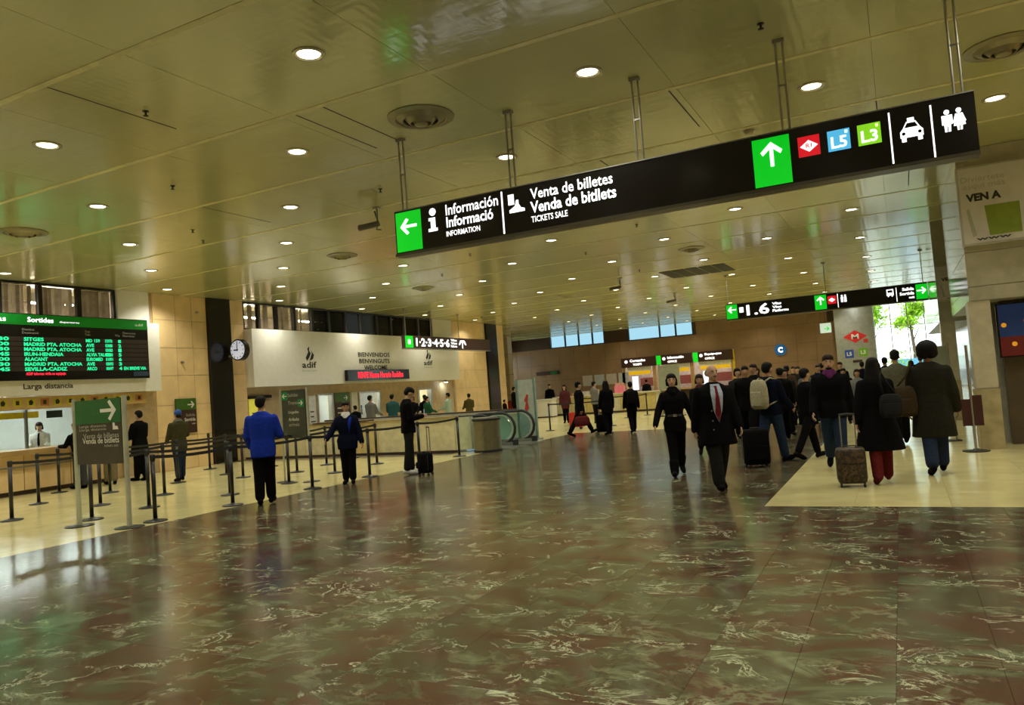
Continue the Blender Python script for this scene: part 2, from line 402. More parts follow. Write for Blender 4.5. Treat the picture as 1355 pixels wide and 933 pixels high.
# high windows with blinds
FRAME = mat('dark_window_frame', (.012, .01, .009), .4)
BLIND = mat('grey_blind', (.80, .74, .64), .55, noise=.3, nscale=3)
OFFW = mat('dim_office_wall', (.45, .40, .34), .7)
wn = [0]
def hi_window(y0, y1, blind):
    wn[0] += 1
    wi = struct(MB().box(XL-.16, XL-.03, y0, y0+.05, 4.15, ZC).box(XL-.16, XL-.03, y1-.05, y1, 4.15, ZC)
                .box(XL-.16, XL-.03, y0+.05, y1-.05, 4.15, 4.2).box(XL-.16, XL-.03, y0+.05, y1-.05, 5.0, ZC).build('window_%d' % wn[0], FRAME))
    MB().box(XL-.11, XL-.10, y0+.05, y1-.05, 4.2, 5.0).build('pane', DGLASS, wi)
    n = int((y1-y0-.1)/.09)
    b = MB()
    for k in range(n):
        if random.random() > blind: continue
        yy = y0+.09+k*.09; a = random.uniform(.2, 1.2)
        dx, dy = .042*math.sin(a), .042*math.cos(a)
        b.prism([(XL-.26-dx, yy-dy, 4.2), (XL-.26+dx, yy+dy, 4.2), (XL-.26+dx+.003, yy+dy, 4.2), (XL-.26-dx+.003, yy-dy, 4.2)], (0, 0, .8))
    if b.v: b.build('blind', BLIND, wi)
ys = [8.4, 9.4, 10.35, 11.3, 12.3, 13.3]
for a, c in zip(ys, ys[1:]): hi_window(a, c, .9)
ys = [17.75, 18.45, 19.25, 20.1, 21.0, 21.9, 22.85, 23.8, 24.8, 25.75, 26.7, 27.75, 28.8]
for i, (a, c) in enumerate(zip(ys, ys[1:])): hi_window(a, c, .92 if i not in (0, 1, 4) else .35)
sbox('wall_office', OFFW, XL-3.2, XL-3.0, 4, 32, 2.3, ZC, label='dim upper office wall behind high windows')
sbox('trim_1', OFFW, XL-3.2, XL-.3, 4, 32, 2.3, 2.4)
for i, y in enumerate((9.5, 12.6, 19.5, 22.5, 26)):   # unseen tubes added in the upper offices to brighten the blinds
    t = thing('office_tube_light', 'added unseen tube lamp inside the upper offices, %s from the left' % ('first', 'second', 'third', 'fourth', 'fifth')[i], 'lamp', (XL-1.7, y, 4.8), 'added upper office tubes')
    MB().box(XL-1.78, XL-1.62, y-.6, y+.6, 4.82, ZC+.02).build('housing', WWARM, t)
    MB().box(XL-1.78, XL-1.62, y-.57, y+.57, 4.79, 4.82).build('tube', mat('added_tube_glow', (1, .9, .75), emit=110, noise=0), t)

# --- left ticket office (long distance)
off = struct(MB().box(XL-3.2, XL-3, 7, 14.2, 0, 2.3).box(XL-3, XL-.3, 7, 7.1, 0, 2.3).box(XL-3, XL-.3, 14.1, 14.2, 0, 2.3).build('wall_office', WWARM), 'white back wall inside the left ticket office')
for i, y in enumerate((9.5, 11.3, 13.0)):
    t = thing('office_tube_light', ('left', 'middle', 'right')[i]+' white tube lamp inside the left ticket office', 'lamp', (XL-1.4, y, 2.15), 'ticket office tubes')
    MB().box(XL-1.5, XL-1.3, y-.6, y+.6, 2.18, 2.25).build('housing', WWARM, t)
    MB().box(XL-1.45, XL-1.35, y-.58, y+.58, 2.15, 2.18).build('tube', TUBE, t)
dk = thing('ticket_counter', 'wooden ticket counter under the long distance window', 'counter', (XL+.35, 10.5, 0))
CWOOD = mat('light_wood', (.45, .29, .12), .4, nscale=3)
MB().box(XL-.45, XL+.75, 8.2, 12.6, .9, 1.02).build('counter_top', CWOOD, dk, bevel=.01)
for k in range(4): MB().box(XL-.1, XL+.55, 8.22+k*1.1, 9.30+k*1.1, .1, .9).build('front_panel', STONE, dk)
MB().box(XL-.1, XL+.5, 8.2, 12.6, 0, .1).build('plinth', DKWOOD, dk)
MB().box(XL+.6, XL+.62, 8.3, 12.5, .62, .66).build('rail', STEEL, dk)
tw = thing('ticket_window', 'glazed ticket window with white frame at left', 'window', (XL-.2, 10.7, .95))
for y in (8.25, 9.6, 10.95, 12.25, 13.3): MB().box(XL-.26, XL-.2, y-.03, y+.03, .95, 1.95).build('mullion', STEEL, tw)
for a, c in ((8.28, 9.57), (9.63, 10.92), (10.98, 12.22), (12.28, 13.27)): MB().box(XL-.235, XL-.225, a, c, 1.02, 1.95).build('pane', GLASS, tw)
ps = thing('pictogram_strip', 'yellow strip of small pictograms above left ticket window', 'sign', (XL, 11, 1.97))
MB().box(XL-.1, XL+.1, 8.2, 14.0, 1.95, 2.25).build('board', mat('tan_board', (.60, .42, .17), .4), ps)
PYEL = mat('pictogram_yellow', (.62, .55, .05), .5)
for k in range(15):
    y = 9.2+k*.32
    flat('pictogram', rect(0, .2, 0, .18), (XL+.1, y, 2.02), EY, EZ, PYEL if k % 4 != 2 else mat('pictogram_orange', (.5, .2, .06)), ps, .005)
    flat('symbol', [(.05, .03), (.12, .03), (.15, .1), (.1, .16), (.04, .12)] if k % 2 else rect(.06, .14, .04, .14), (XL+.106, y, 2.02), EY, EZ, PRINT, ps, .003)
for y0, y1, z0, z1, m, l in ((10.3, 11.3, 1.75, 1.9, YELLOW, 'yellow notice strip hung inside left ticket window'), (11.5, 11.9, 1.72, 1.9, PRINT, 'dark notice hung inside left ticket window'),
                             (12.35, 13.1, 1.4, 1.85, mat('pale_blue_paper', (.45, .55, .6)), 'pale blue notice sheet inside left ticket window')):
    tag(MB().box(XL-.32, XL-.305, y0, y1, z0, z1).build('notice', m), l, 'notice')

# departure board
db = thing('departure_board', 'black departure board with green LED rows above the ticket office', 'display', (FX+.06, 11, 2.66))
MB().box(FX, FX+.12, 7.4, 13.88, 2.62, 4.2).build('housing', BLACK, db)
MB().box(FX+.12, FX+.125, 7.42, 13.86, 3.93, 4.18).build('header', mat('board_green_header', (.0, .12, .01), .4, emit=.12, ecol=(0, .5, .02)), db)
BX = FX+.128
text('Salidas', (BX, 9.6, 4.0), EY, EZ, .6, .12, LIT, db); text('Sortides', (BX, 10.68, 4.0), EY, EZ, .62, .12, LIT, db, .02); text('departures', (BX, 11.45, 4.0), EY, EZ, .5, .06, LIT, db)
text('adif', (BX, 13.5, 4.02), EY, EZ, .25, .07, WPRINT, db)
for y, t in ((10.55, 'Destino\nDestinaci\u00f3'), (12.08, 'Tren\nTren'), (12.9, 'Via'), (13.12, 'Observaciones\nObservacions')):
    text(t, (BX, y, 3.72), EY, EZ, .38 if len(t) > 10 else .14, .13 if '\n' in t else .06, GPRINT, db)
rows = [('07:30', 'SITGES', 'MD 159', '15970', '8', ''), ('08:00', 'MADRID PTA. ATOCHA', 'AVE', '03080', '2', ''), ('08:30', 'MADRID PTA. ATOCHA', 'AVE', '03083', '1', ''), ('08:45', 'IRUN-HENDAIA', 'ALVIA TALGO', '00530', '5', ''),
        ('09:00', 'ALACANT', 'EUROMED', '01091', '6', ''), ('09:30', 'MADRID PTA. ATOCHA', 'AVE', '03093', '3', ''), ('09:45', 'SEVILLA-CADIZ', 'ARCO', '00697', '4', 'EN BREVE VIA')]
for i, r in enumerate(rows):
    z = 3.55-i*.118
    rw = MB().box(FX+.12, FX+.123, 7.42, 13.86, z-.006, z+.1).build('row', mat('board_row', (.03, .018, .015), .5), db)
    for y, t, wd in ((9.7, r[0], .55), (10.58, r[1], .078*len(r[1])), (12.1, r[2], .055*len(r[2])+.05), (12.62, r[3], .2), (12.98, r[4], .09), (13.12, r[5], .66)):
        if t: text(t, (BX, y, z), EY, EZ, wd, .088, LED, rw, .035)
text('ADIF informa: vigile su equipaje', (BX, 10.6, 2.72), EY, EZ, .95, .09, LEDR, db, .03)
MB().box(FX+.12, FX+.125, 13.4, 13.84, 2.68, 2.8).build('badge', mat('blue_badge', (.03, .06, .12)), db)
fl_ = thing('fascia_lettering', 'dark words Larga distancia on the white fascia', 'sign', (FX, 10.9, 2.38))
text('Larga distancia', (FX+.004, 10.6, 2.38), EY, EZ, 1.2, .17, PRINT, fl_, .015)

# emblem, welcome words, LED strip on the second fascia
def emblem(y, z, s, lab):
    t = thing('station_emblem', lab, 'logo', (FX, y, z))
    flat('flame_leaf', [(-.10*s, 0), (-.16*s, .10*s), (-.02*s, .30*s), (-.05*s, .42*s), (.04*s, .5*s), (.02*s, .36*s), (.1*s, .26*s), (.02*s, .12*s)], (FX, y, z+.33*s), EY, EZ, PRINT, t)
    flat('flame_leaf', [(.02*s, 0), (.10*s, .14*s), (.16*s, .26*s), (.13*s, .36*s), (.26*s, .2*s), (.2*s, .06*s)], (FX, y, z+.33*s), EY, EZ, PRINT, t)
    text('adif', (FX+.004, y-.36*s, z+.08*s), EY, EZ, .72*s, .22*s, PRINT, t, .02)
    text('Barcelona - Sants', (FX+.004, y-.36*s, z-.04*s), EY, EZ, .72*s, .06*s, GPRINT, t)
emblem(20.3, 2.78, 1.0, 'black flame emblem on white fascia left of the welcome words')
emblem(27.78, 2.85, .95, 'black flame emblem on white fascia right of the welcome words')
t = thing('welcome_words', 'three lines of dark welcome words on white fascia', 'sign', (FX, 24, 2.85))
for i, (s_, y0, y1) in enumerate((('BIENVENIDOS', 23.0, 25.0), ('BENVINGUTS', 23.05, 24.98), ('WELCOME', 23.32, 24.8))):
    text(s_, (FX+.004, y0, 3.27-i*.25), EY, EZ, y1-y0, .17, PRINT, t, .02)
t = thing('led_display', 'black strip display with red LED words under welcome words', 'display', (FX, 24, 2.35))
MB().box(FX, FX+.14, 22.15, 26.1, 2.36, 2.76).build('housing', BLACK, t, bevel=.01)
text('RENFE Nuevo Horario Rodalies', (FX+.145, 22.75, 2.44), EY, EZ, 2.9, .24, LEDR, t, .04)

# windows, posters and lights under the second fascia
sbox('wall_office', WWARM, XL-2.2, XL-2.0, 17.8, 30.4, 0, 2.27, label='pale wall inside the offices below the welcome words')
sbox('trim_2', STONE, XL-2.2, XL-.3, 17.8, 30.4, 2.2, 2.27)
for i, (y0, y1) in enumerate(((19.9, 20.5), (21.05, 21.9), (23.4, 24.75), (27.4, 28.5))):
    wi = struct(MB().box(XL-.2, XL-.06, y0, y0+.06, .85, 1.95).box(XL-.2, XL-.06, y1-.06, y1, .85, 1.95).box(XL-.2, XL-.06, y0+.06, y1-.06, 1.88, 1.95).box(XL-.2, XL+.12, y0, y1, .85, .92)
                .build('window_%d' % (40+i), mat('aluminium', (.5, .5, .47), .35, .6)), ('narrow', 'second', 'wide', 'last')[i]+' office window under the welcome words')
    MB().box(XL-.14, XL-.13, y0+.06, y1-.06, .92, 1.88).build('pane', GLASS, wi)
    t = thing('office_tube_light', 'white tube lamp behind the %s office window below the white fascia' % ('narrow', 'second', 'wide', 'last')[i], 'lamp', (XL-.9, (y0+y1)/2, 2.1), 'counter office tubes')
    MB().box(XL-1.0, XL-.8, y0, y1, 2.12, 2.2).build('housing', WWARM, t)
    MB().box(XL-.95, XL-.85, y0, y1, 2.09, 2.12).build('tube', TUBE, t)
def poster(lab, y0, y1, z0, z1, m, lines, x=XL-.1, top=None):
    t = thing('wall_poster', lab, 'poster', (x, (y0+y1)/2, z0))
    MB().box(x, x+.03, y0, y1, z0, z1).build('sheet', m, t)
    if top: MB().box(x+.03, x+.035, y0, y1, z1-(z1-z0)*.33, z1).build('header', top, t)
    for k in range(lines):
        zz = z0+(z1-z0)*(.1+.5*k/max(1, lines))
        MB().box(x+.03, x+.034, y0+(y1-y0)*.15, y0+(y1-y0)*random.uniform(.6, .88), zz, zz+(z1-z0)*.04).build('print_line', PRINT if m is not BROWNB else WPRINT, t)
    return t
ylw = mat('lit_yellow_poster', (.75, .68, .1), .5, emit=.3, ecol=(.9, .8, .1))
t = poster('lit yellow timetable poster under dark bracket by black shaft', 17.85, 18.5, .98, 1.9, ylw, 4)
MB().box(XL-.1, XL+.02, 17.75, 18.75, 1.9, 2.0).build('bracket', BLACK, t)
poster('tall white poster left of the second office window', 20.6, 20.95, .85, 1.9, mat('white_paper', (.72, .72, .70)), 3)
poster('tall white poster right of the green and brown notice', 22.95, 23.3, .85, 1.95, mat('white_paper', (.72, .72, .70)), 4)
t = poster('green and brown notice board right of the second window', 21.98, 22.85, .9, 1.95, BROWNB, 3, top=OLIVE)
flat('arrow', arrow(.62, .85, .22, 0), (XL-.063, 21.98, .9), EY, EZ, WPRINT, t)
t = poster('green and brown exit notice on the cream stone wall', 14.97, 15.68, 1.02, 2.02, BROWNB, 0, x=XL+.03, top=OLIVE)
flat('arrow', arrow(.52, .82, .24, 0), (XL+.068, 14.97, 1.02), EY, EZ, WPRINT, t)
text('Salida', (XL+.065, 15.3, 1.5), EY, EZ, .32, .08, GPRINT, t); text('Sortida', (XL+.065, 15.25, 1.36), EY, EZ, .38, .1, WPRINT, t, .02); text('exit', (XL+.065, 15.5, 1.26), EY, EZ, .12, .05, WPRINT, t)
# wash lamp near the end of the white fascia
t = thing('wall_washer_lamp', 'small cold white lamp glowing on the wall end', 'lamp', (XL+.15, 29.45, 2.15))
MB().lathe([(.05, .1), (.09, .06), (.09, 0)], (XL+.12, 29.45, 2.17), 14).build('housing', STEEL, t)
MB().lathe([(.07, 0), (.07, .01)], (XL+.12, 29.45, 2.155), 14).build('bulb', mat('cold_lamp_glow', (.8, .95, 1), emit=90, noise=0), t)

# clock on bracket
t = thing('station_clock', 'round double faced white clock on bracket beside the black shaft', 'clock', (XL+.1, 16.95, 3.1))
cx_, cy_, cz_ = XL+.55, 17.0, 3.42
nrm = Vector((0, 1, 0))
MB().cyl((cx_, cy_-.09, cz_), (cx_, cy_+.09, cz_), .33, n=28).build('case', BLACK, t)
for s_ in (-1, 1):
    face = MB().cyl((cx_, cy_+s_*.09, cz_), (cx_, cy_+s_*.1, cz_), .29, n=28).build('face', mat('clock_face', (.75, .78, .95), .4, emit=.45, noise=0), t)
    yy = cy_+s_*.105
    for k in range(12):
        a = k*math.pi/6
        o = MB().box(-.012, .012, -.004, .004, .22, .27).build('hour_mark', PRINT, face, world=False); o.location = Vector((cx_, yy, cz_))-ABS[t.name]; o.rotation_euler = (0, a, 0)
    for a, l, wd in ((R(90), .15, .02), (R(0), .22, .014)):
        o = MB().box(-wd, wd, -.004, .004, -.04, l).build('hand', PRINT, face, world=False)
        o.location = Vector((cx_, yy+s_*.006, cz_))-ABS[t.name]; o.rotation_euler = (0, a*s_, 0)
MB().box(XL+.05, cx_-.3, cy_-.04, cy_+.04, cz_-.2, cz_-.14).build('bracket', mat('brass_bracket', (.4, .3, .1), .4, .6), t)

# ------------------------------------------------------------------ recess with daylight beyond the second shaft
sbox('wall_recess', STONE, -25.2, -24.9, 35.6, 44.3, 0, ZC)
sbox('wall_recess', STONE, -25.2, XL-.3, 35.4, 35.6, 0, ZC)
sbox('trim_3', STONE, -25.2, -24.9, 44.3, YB, 3.9, ZC); sbox('trim_4', DKWOOD, -24.95, -24.85, 44.3, YB, 2.62, 2.72)
wi = struct(MB().box(-25.1, -25, 44.3, 44.4, 0, 3.9).box(-25.1, -25, 46.6, 46.68, 0, 3.9).box(-25.1, -25, YB-.1, YB, 0, 3.9).build('window_60', FRAME), 'tall glazed side door letting in daylight')
for a, c in ((44.4, 46.6), (46.68, YB-.1)): MB().box(-25.06, -25.05, a, c, 0, 3.9).build('pane', GLASS, wi)
PALE = mat('pale_column_stone', (.62, .52, .42), .4)
cm = struct(MB().box(-22.9, -22.3, 43.2, 43.8, 0, ZC).build('column', PALE), 'pale square stone column in the daylit recess')
for z in (1.3, 2.6, 3.9): MB().box(-22.91, -22.29, 43.19, 43.81, z-.01, z+.01).build('joint_band', DKWOOD, cm)
t = thing('orange_banner', 'orange banner hanging in the daylit side passage', 'banner', (-24.55, 46.5, 2.3))
MB().box(-24.6, -24.5, 45.6, 47.4, 2.3, 2.75).build('sheet', mat('orange_banner', (.62, .2, .08), .5), t)
for y in (45.7, 47.3): MB().cyl((-24.55, y, 2.75), (-24.55, y, ZC), .008, n=6).build('wire', BLKM, t)

# ------------------------------------------------------------------ back wall
wb = struct(MB().box(-25.2, -16.3, YB, YB+.3, 0, 4.25).box(-16.3, -9.1, YB, YB+.3, 3.12, 4.25).box(-9.1, -3.2, YB, YB+.3, 0, 4.25).box(-16.3, -9.1, YB, YB+.3, 0, .85)
            .box(-25.2, -21.45, YB, YB+.3, 4.25, ZC).box(-17.45, -15.78, YB, YB+.3, 4.25, ZC).box(-11.5, -3.2, YB, YB+.3, 4.25, ZC).build('wall_back', DKWOOD), 'brown panelled back wall with high windows')
xs = [-25.2+k*1.1 for k in range(21)]
for x in xs:
    for z0, z1 in ((.1, 1.0), (1.0, 2.05), (2.05, 3.12), (3.12, 4.25)):
        if -16.9 < x < -9.2 and z0 < 3.0: continue
        if x+1.1 > -3.1: continue
        MB().box(x+.006, x+1.094, YB-.03, YB, z0+.006, z1-.006).build('wood_panel', WOOD, wb)
for x0, x1 in ((-9.36, -8.71),): MB().box(x0+.3, x1, YB-.03, YB, .1, 3.12).build('wood_panel', WOOD, wb)
for x in [-11.3+k*1.1 for k in range(7)]: MB().box(x+.006, x+1.094, YB-.03, YB, 4.256, ZC-.01).build('wood_panel', WOOD, wb)
FB = mat('black_sash', (.01, .012, .015), .4)
for i, (x0, x1) in enumerate(((-21.45, -20.3), (-20.3, -19.3), (-19.3, -18.3), (-18.3, -17.45), (-15.78, -13.65), (-13.65, -12.6), (-12.6, -11.5))):
    wi = struct(MB().box(x0, x0+.05, YB-.02, YB+.08, 4.25, ZC).box(x1-.05, x1, YB-.02, YB+.08, 4.25, ZC).box(x0+.05, x1-.05, YB-.02, YB+.08, 4.25, 4.31).build('window_%d' % (70+i), FB))
    MB().box(x0+.05, x1-.05, YB+.03, YB+.04, 4.31, ZC+.03).build('pane', glass_mat('blue_glass', (.36, .46, .50)), wi)

# ticket booths in the back wall
inner = struct(MB().box(-16.4, -9.0, YB+2.4, YB+2.6, 0, 3.2).box(-16.4, -9.0, YB+.3, YB+2.6, 3.1, 3.2).box(-16.5, -16.3, YB+.3, YB+2.5, 0, 3.2).box(-9.1, -8.9, YB+.3, YB+2.5, 0, 3.2).build('wall_booth', mat('booth_wall', (.62, .55, .50), .5)), 'lit inner wall of the far ticket booths')
for i, (x0, x1, gr, tx, lab) in enumerate(((-16.25, -14.0, False, 'Cercan\u00edas', 'dark booth sign without green block over first booth'), (-13.98, -11.62, True, 'Informaci\u00f3n', 'dark booth sign with green block over middle booth'), (-11.6, -9.12, True, 'Equipajes', 'dark booth sign with green block over right booth'))):
    t = thing('booth_sign', lab, 'sign', ((x0+x1)/2, YB-.15, 2.5))
    MB().box(x0, x1-.01, YB-.2, YB-.04, 2.5, 3.12).build('housing', BROWNB, t)
    if gr:
        flat('green_block', rect(0, .3, 0, .6), (x0+.02, YB-.2, 2.51), EX, EZ, LITG, t)
    flat('symbol', circ(.1, .1, .1), (x0+(.42 if gr else .15), YB-.2, 2.78), EX, EZ, LIT, t)
    text(tx, (x0+(.75 if gr else .5), YB-.208, 2.84), EX, EZ, 1.05, .17, LIT, t, .03); text('TICKETS' if i == 0 else 'OFFICE', (x0+(.75 if gr else .7), YB-.208, 2.6), EX, EZ, .6, .14, LIT, t, .03)
for i, (x0, x1) in enumerate(((-16.0, -14.4), (-13.6, -11.9), (-11.3, -9.3))):
    t = thing('ticket_booth', ('first', 'middle', 'right')[i]+' far ticket booth with yellow strip and lit opening', 'booth', ((x0+x1)/2, YB-.05, .85))
    MB().box(x0, x1, YB-.08, YB+.06, 2.22, 2.5).build('shutter_box', mat('booth_white', (.7, .68, .62), .4), t)
    MB().box(x0+.1, x1-.05, YB-.12, YB+.02, 2.0, 2.22).build('yellow_strip', mat('booth_yellow', (.8, .5, .01), .4, emit=.35, ecol=(.9, .5, 0)), t)
    MB().box(x0-.1, x1+.1, YB-.35, YB+.3, .85, .95).build('ledge', CWOOD, t)
    MB().box(x0+.1, x0+.5, YB+.5, YB+.55, 1.0, 1.9).build('lit_screen', mat('booth_screen', (.8, .85, .95), emit=1.2, noise=0), t)
    MB().box(x0+.65, x1-.1, YB+.5, YB+.55, 1.2, 1.75).build('shelf_panel', mat('booth_red', (.35, .10, .09), emit=.05, ecol=(.8, .3, .35)), t)
    MB().box(x0, x1, YB+1.0, YB+1.1, 2.9, 3.0).build('tube', mat('booth_tube', (1, .85, .75), emit=14, noise=0), t)
for x in (-16.28, -14.2, -11.75, -9.2):
    MB().box(x-.1, x+.1, YB-.06, YB+.2, 0, 2.5).build('jamb', CWOOD, wb)
MB().box(-9.18, -9.06, YB-.1, YB, .3, 3.1).build('edge_strip', YELLOW, wb)

# long counter before the back wall
cn = thing('far_counter', 'long pale yellow counter before the far brown wall', 'counter', (-14, 38.3, 0))
for k in range(7):
    x = -17.0+k*.95
    MB().box(x+.01, x+.94, 38.0, 38.6, .1, .95).build('front_panel', mat('counter_yellow', (.62, .50, .20), .4) if k % 3 else mat('counter_cream', (.66, .62, .44), .4), cn)
MB().box(-17.05, -10.3, 37.9, 38.7, .95, 1.02).build('top', mat('counter_top_pale', (.66, .60, .46), .3), cn, bevel=.01)
MB().box(-17.0, -10.35, 38.02, 38.58, 0, .1).build('plinth', DKWOOD, cn)
wc_ = thing('white_desk', 'small white desk left of the long far counter', 'desk', (-18.0, 37.6, 0))
MB().box(-17.9, -16.5, 36.6, 37.2, .06, .92).build('body', WHITE, wc_); MB().box(-17.95, -16.45, 36.55, 37.25, .92, .97).build('top', WWARM, wc_); MB().box(-17.85, -16.55, 36.65, 37.15, 0, .06).build('plinth', DKWOOD, wc_)
rd = thing('red_desk', 'red panelled desk beyond the escalator', 'desk', (-18.8, 36.5, 0))
for k in range(2): MB().box(-19.6+k*.8, -18.82+k*.8, 36.3, 36.8, .05, .95).build('panel', RED, rd)
MB().box(-19.65, -17.98, 36.25, 36.85, .95, 1.0).build('top', mat('dark_red_top', (.2, .02, .02), .4), rd)
MB().cyl((-18.9, 36.4, 1.0), (-18.2, 36.4, 1.35), .02).build('barrier_arm', BLKM, rd)
pk = thing('pink_charity_box', 'small pink box standing on the long far counter', 'box', (-13.1, 38.3, 1.02))
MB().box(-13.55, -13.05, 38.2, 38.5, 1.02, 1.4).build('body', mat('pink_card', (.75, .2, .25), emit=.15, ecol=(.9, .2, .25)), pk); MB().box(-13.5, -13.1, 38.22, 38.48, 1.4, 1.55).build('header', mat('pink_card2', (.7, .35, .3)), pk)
for k, x in enumerate((-16.0, -15.4, -14.9, -14.5)):
    tag(MB().box(x, x+.3+.05*k, 38.25, 38.45, 1.02, 1.18+.05*(k % 3)).build('leaflet_stack', mat('leaflets_%d' % k, ((.6, .3, .2), (.6, .55, .5), (.55, .35, .15), (.7, .6, .5))[k])), ('reddish', 'pale grey', 'orange', 'cream')[k]+' leaflet stack on the long far counter', 'leaflets')
# hanging clutter above counter: row of little lit boards
for k in range(4):
    tag(MB().box(-19.2+k*.85, -18.5+k*.85, YB-.06, YB-.03, 1.5, 2.2).build('wall_notice', mat('notice_%d' % (k % 2), ((.5, .42, .36), (.45, .45, .46))[k % 2])), ('far left', 'second', 'third', 'fourth')[k]+' pale notice in the row on the far brown wall', 'notice')

# info kiosk panel left of the walkers
kp = thing('map_totem', 'grey green map totem standing before the far booths', 'totem', (-8.7, 31.5, 0))
MB().box(-9.15, -8.25, 31.4, 31.5, 1.15, 2.15).build('map_sheet', mat('map_green_grey', (.36, .38, .30), .4), kp)
for x in (-9.1, -8.3): MB().box(x-.03, x+.03, 31.42, 31.48, 0, 2.2).build('post', STEEL, kp)
MB().box(-9.05, -8.35, 31.4, 31.48, .1, 1.1).build('lower_panel', mat('totem_brown', (.14, .10, .04), .4), kp); MB().box(-9.25, -8.15, 31.25, 31.65, 0, .04).build('base', BLKM, kp)
for px, pz in ((-8.8, 1.5), (-8.6, 1.4)): flat('map_mark', circ(px, pz, .06, 8), (0, 31.398, 0), EX, EZ, PRINT, kp)

# blue round sign, exit sign, M panel
t = thing('round_sign', 'round blue sign with white letter on the brown wall', 'sign', (-6.33, YB-.06, 2.5))
MB().cyl((-6.33, YB-.03, 2.82), (-6.33, YB-.12, 2.82), .34, n=24).build('disc', mat('blue_sign', (.01, .10, .3), .4, emit=.12, ecol=(.02, .3, .8)), t)
text('C', (-6.47, YB-.125, 2.65), EX, EZ, .28, .34, LIT, t, .05)
t = thing('exit_sign', 'small glowing white green exit sign hung under the ceiling', 'sign', (-3.1, 40, 3.25))
MB().box(-3.35, -2.85, 39.95, 40.05, 3.25, 3.72).build('housing', mat('exit_glow', (.6, .75, .68), emit=.5, noise=0, ecol=(.7, .9, .8)), t)
for x in (-3.3, -3.1, -2.9): MB().cyl((x, 40, 3.72), (x, 40, ZC), .008, n=6).build('wire', BLKM, t)
flat('arrow', arrow(.3, .2, .25, 0), (-3.35, 39.95, 3.25), EX, EZ, LITG, t)
mp = struct(MB().box(-3.2, -1.15, YB-.55, YB+.3, 0, ZC).build('column', GREYP), 'grey panelled column carrying the red metro diamond')
mt = thing('metro_sign', 'red metro diamond and line squares on the grey column', 'sign', (-2.15, YB-.56, 1.9))
MY = YB-.555
flat('red_diamond', [(-.62, 0), (0, -.36), (.62, 0), (0, .36)], (-2.17, MY, 3.2), EX, EZ, mat('metro_red', (.55, .02, .02), .4, emit=.15), mt)
text('M', (-2.36, MY-.006, 3.05), EX, EZ, .38, .3, WPRINT, mt, .02)
flat('small_square', rect(0, .22, 0, .2), (-1.75, MY, 2.82), EX, EZ, mat('metro_red', (.55, .02, .02)), mt)
flat('blue_square', rect(0, .46, 0, .46), (-2.78, MY, 2.0), EX, EZ, mat('metro_blue', (.02, .07, .32), emit=.1), mt); text('L5', (-2.68, MY-.006, 2.12), EX, EZ, .26, .22, WPRINT, mt, .04)
flat('lime_square', rect(0, .46, 0, .46), (-2.05, MY, 2.05), EX, EZ, mat('metro_lime', (.16, .38, .02), emit=.1), mt); text('L3', (-1.95, MY-.006, 2.17), EX, EZ, .26, .22, WPRINT, mt, .04)
flat('caption', rect(0, .5, 0, .14), (-2.4, MY, 1.72), EX, EZ, BROWNB, mt)
t = thing('column_lamp', 'bright lamp washing the top of the grey column', 'lamp', (-2.15, YB-1.0, ZC-.12))
MB().lathe([(.1, .1), (.13, 0)], (-2.15, YB-1.0, ZC-.11), 14).build('housing', STEEL, t)
MB().lathe([(.11, 0), (.11, .01)], (-2.15, YB-1.0, ZC-.125), 14).build('bulb', mat('column_lamp_glow', (1, 1, .95), emit=60, noise=0), t)

# ------------------------------------------------------------------ glazed exit
wx = struct(MB().box(2.25, 6, YB, YB+.3, 0, ZC).box(-1.3, 2.4, YB, YB+.3, 4.92, ZC).build('wall_exit', GREYP), 'grey wall beside the glazed exit')
wi = struct(MB().box(-1.2, 2.25, YB+.05, YB+.1, 0, .08).build('window_90', GREYM), 'bright glazed exit wall at the end of the hall')
cxs = [-1.15+k*.85 for k in range(5)]
for x in cxs: MB().box(x-.025, x+.025, YB+.03, YB+.12, 0, 4.92).build('mullion', mat('pale_mullion', (.7, .7, .68), .4), wi)
for z in (1.1, 2.3, 3.6): MB().box(-1.15, 2.25, YB+.05, YB+.1, z-.02, z+.02).build('transom', mat('pale_mullion', (.7, .7, .68)), wi)
for x in cxs[:-1]:
    for z0, z1 in ((.08, 1.08), (1.12, 2.28), (2.32, 3.58), (3.62, 4.92)): MB().box(x+.025, x+.825, YB+.07, YB+.08, z0, z1).build('pane', GLASS, wi)
struct(MB().box(-40, 40, YB+2, 120, -.12, -.02).build('ground', mat('pavement', (.45, .45, .43), .8)), 'pale pavement outside the glazed exit')
LEAF = mat('leaf_green', (.42, .66, .04), .6, noise=.3, nscale=2)
BARK = mat('bark', (.12, .08, .05), .9)
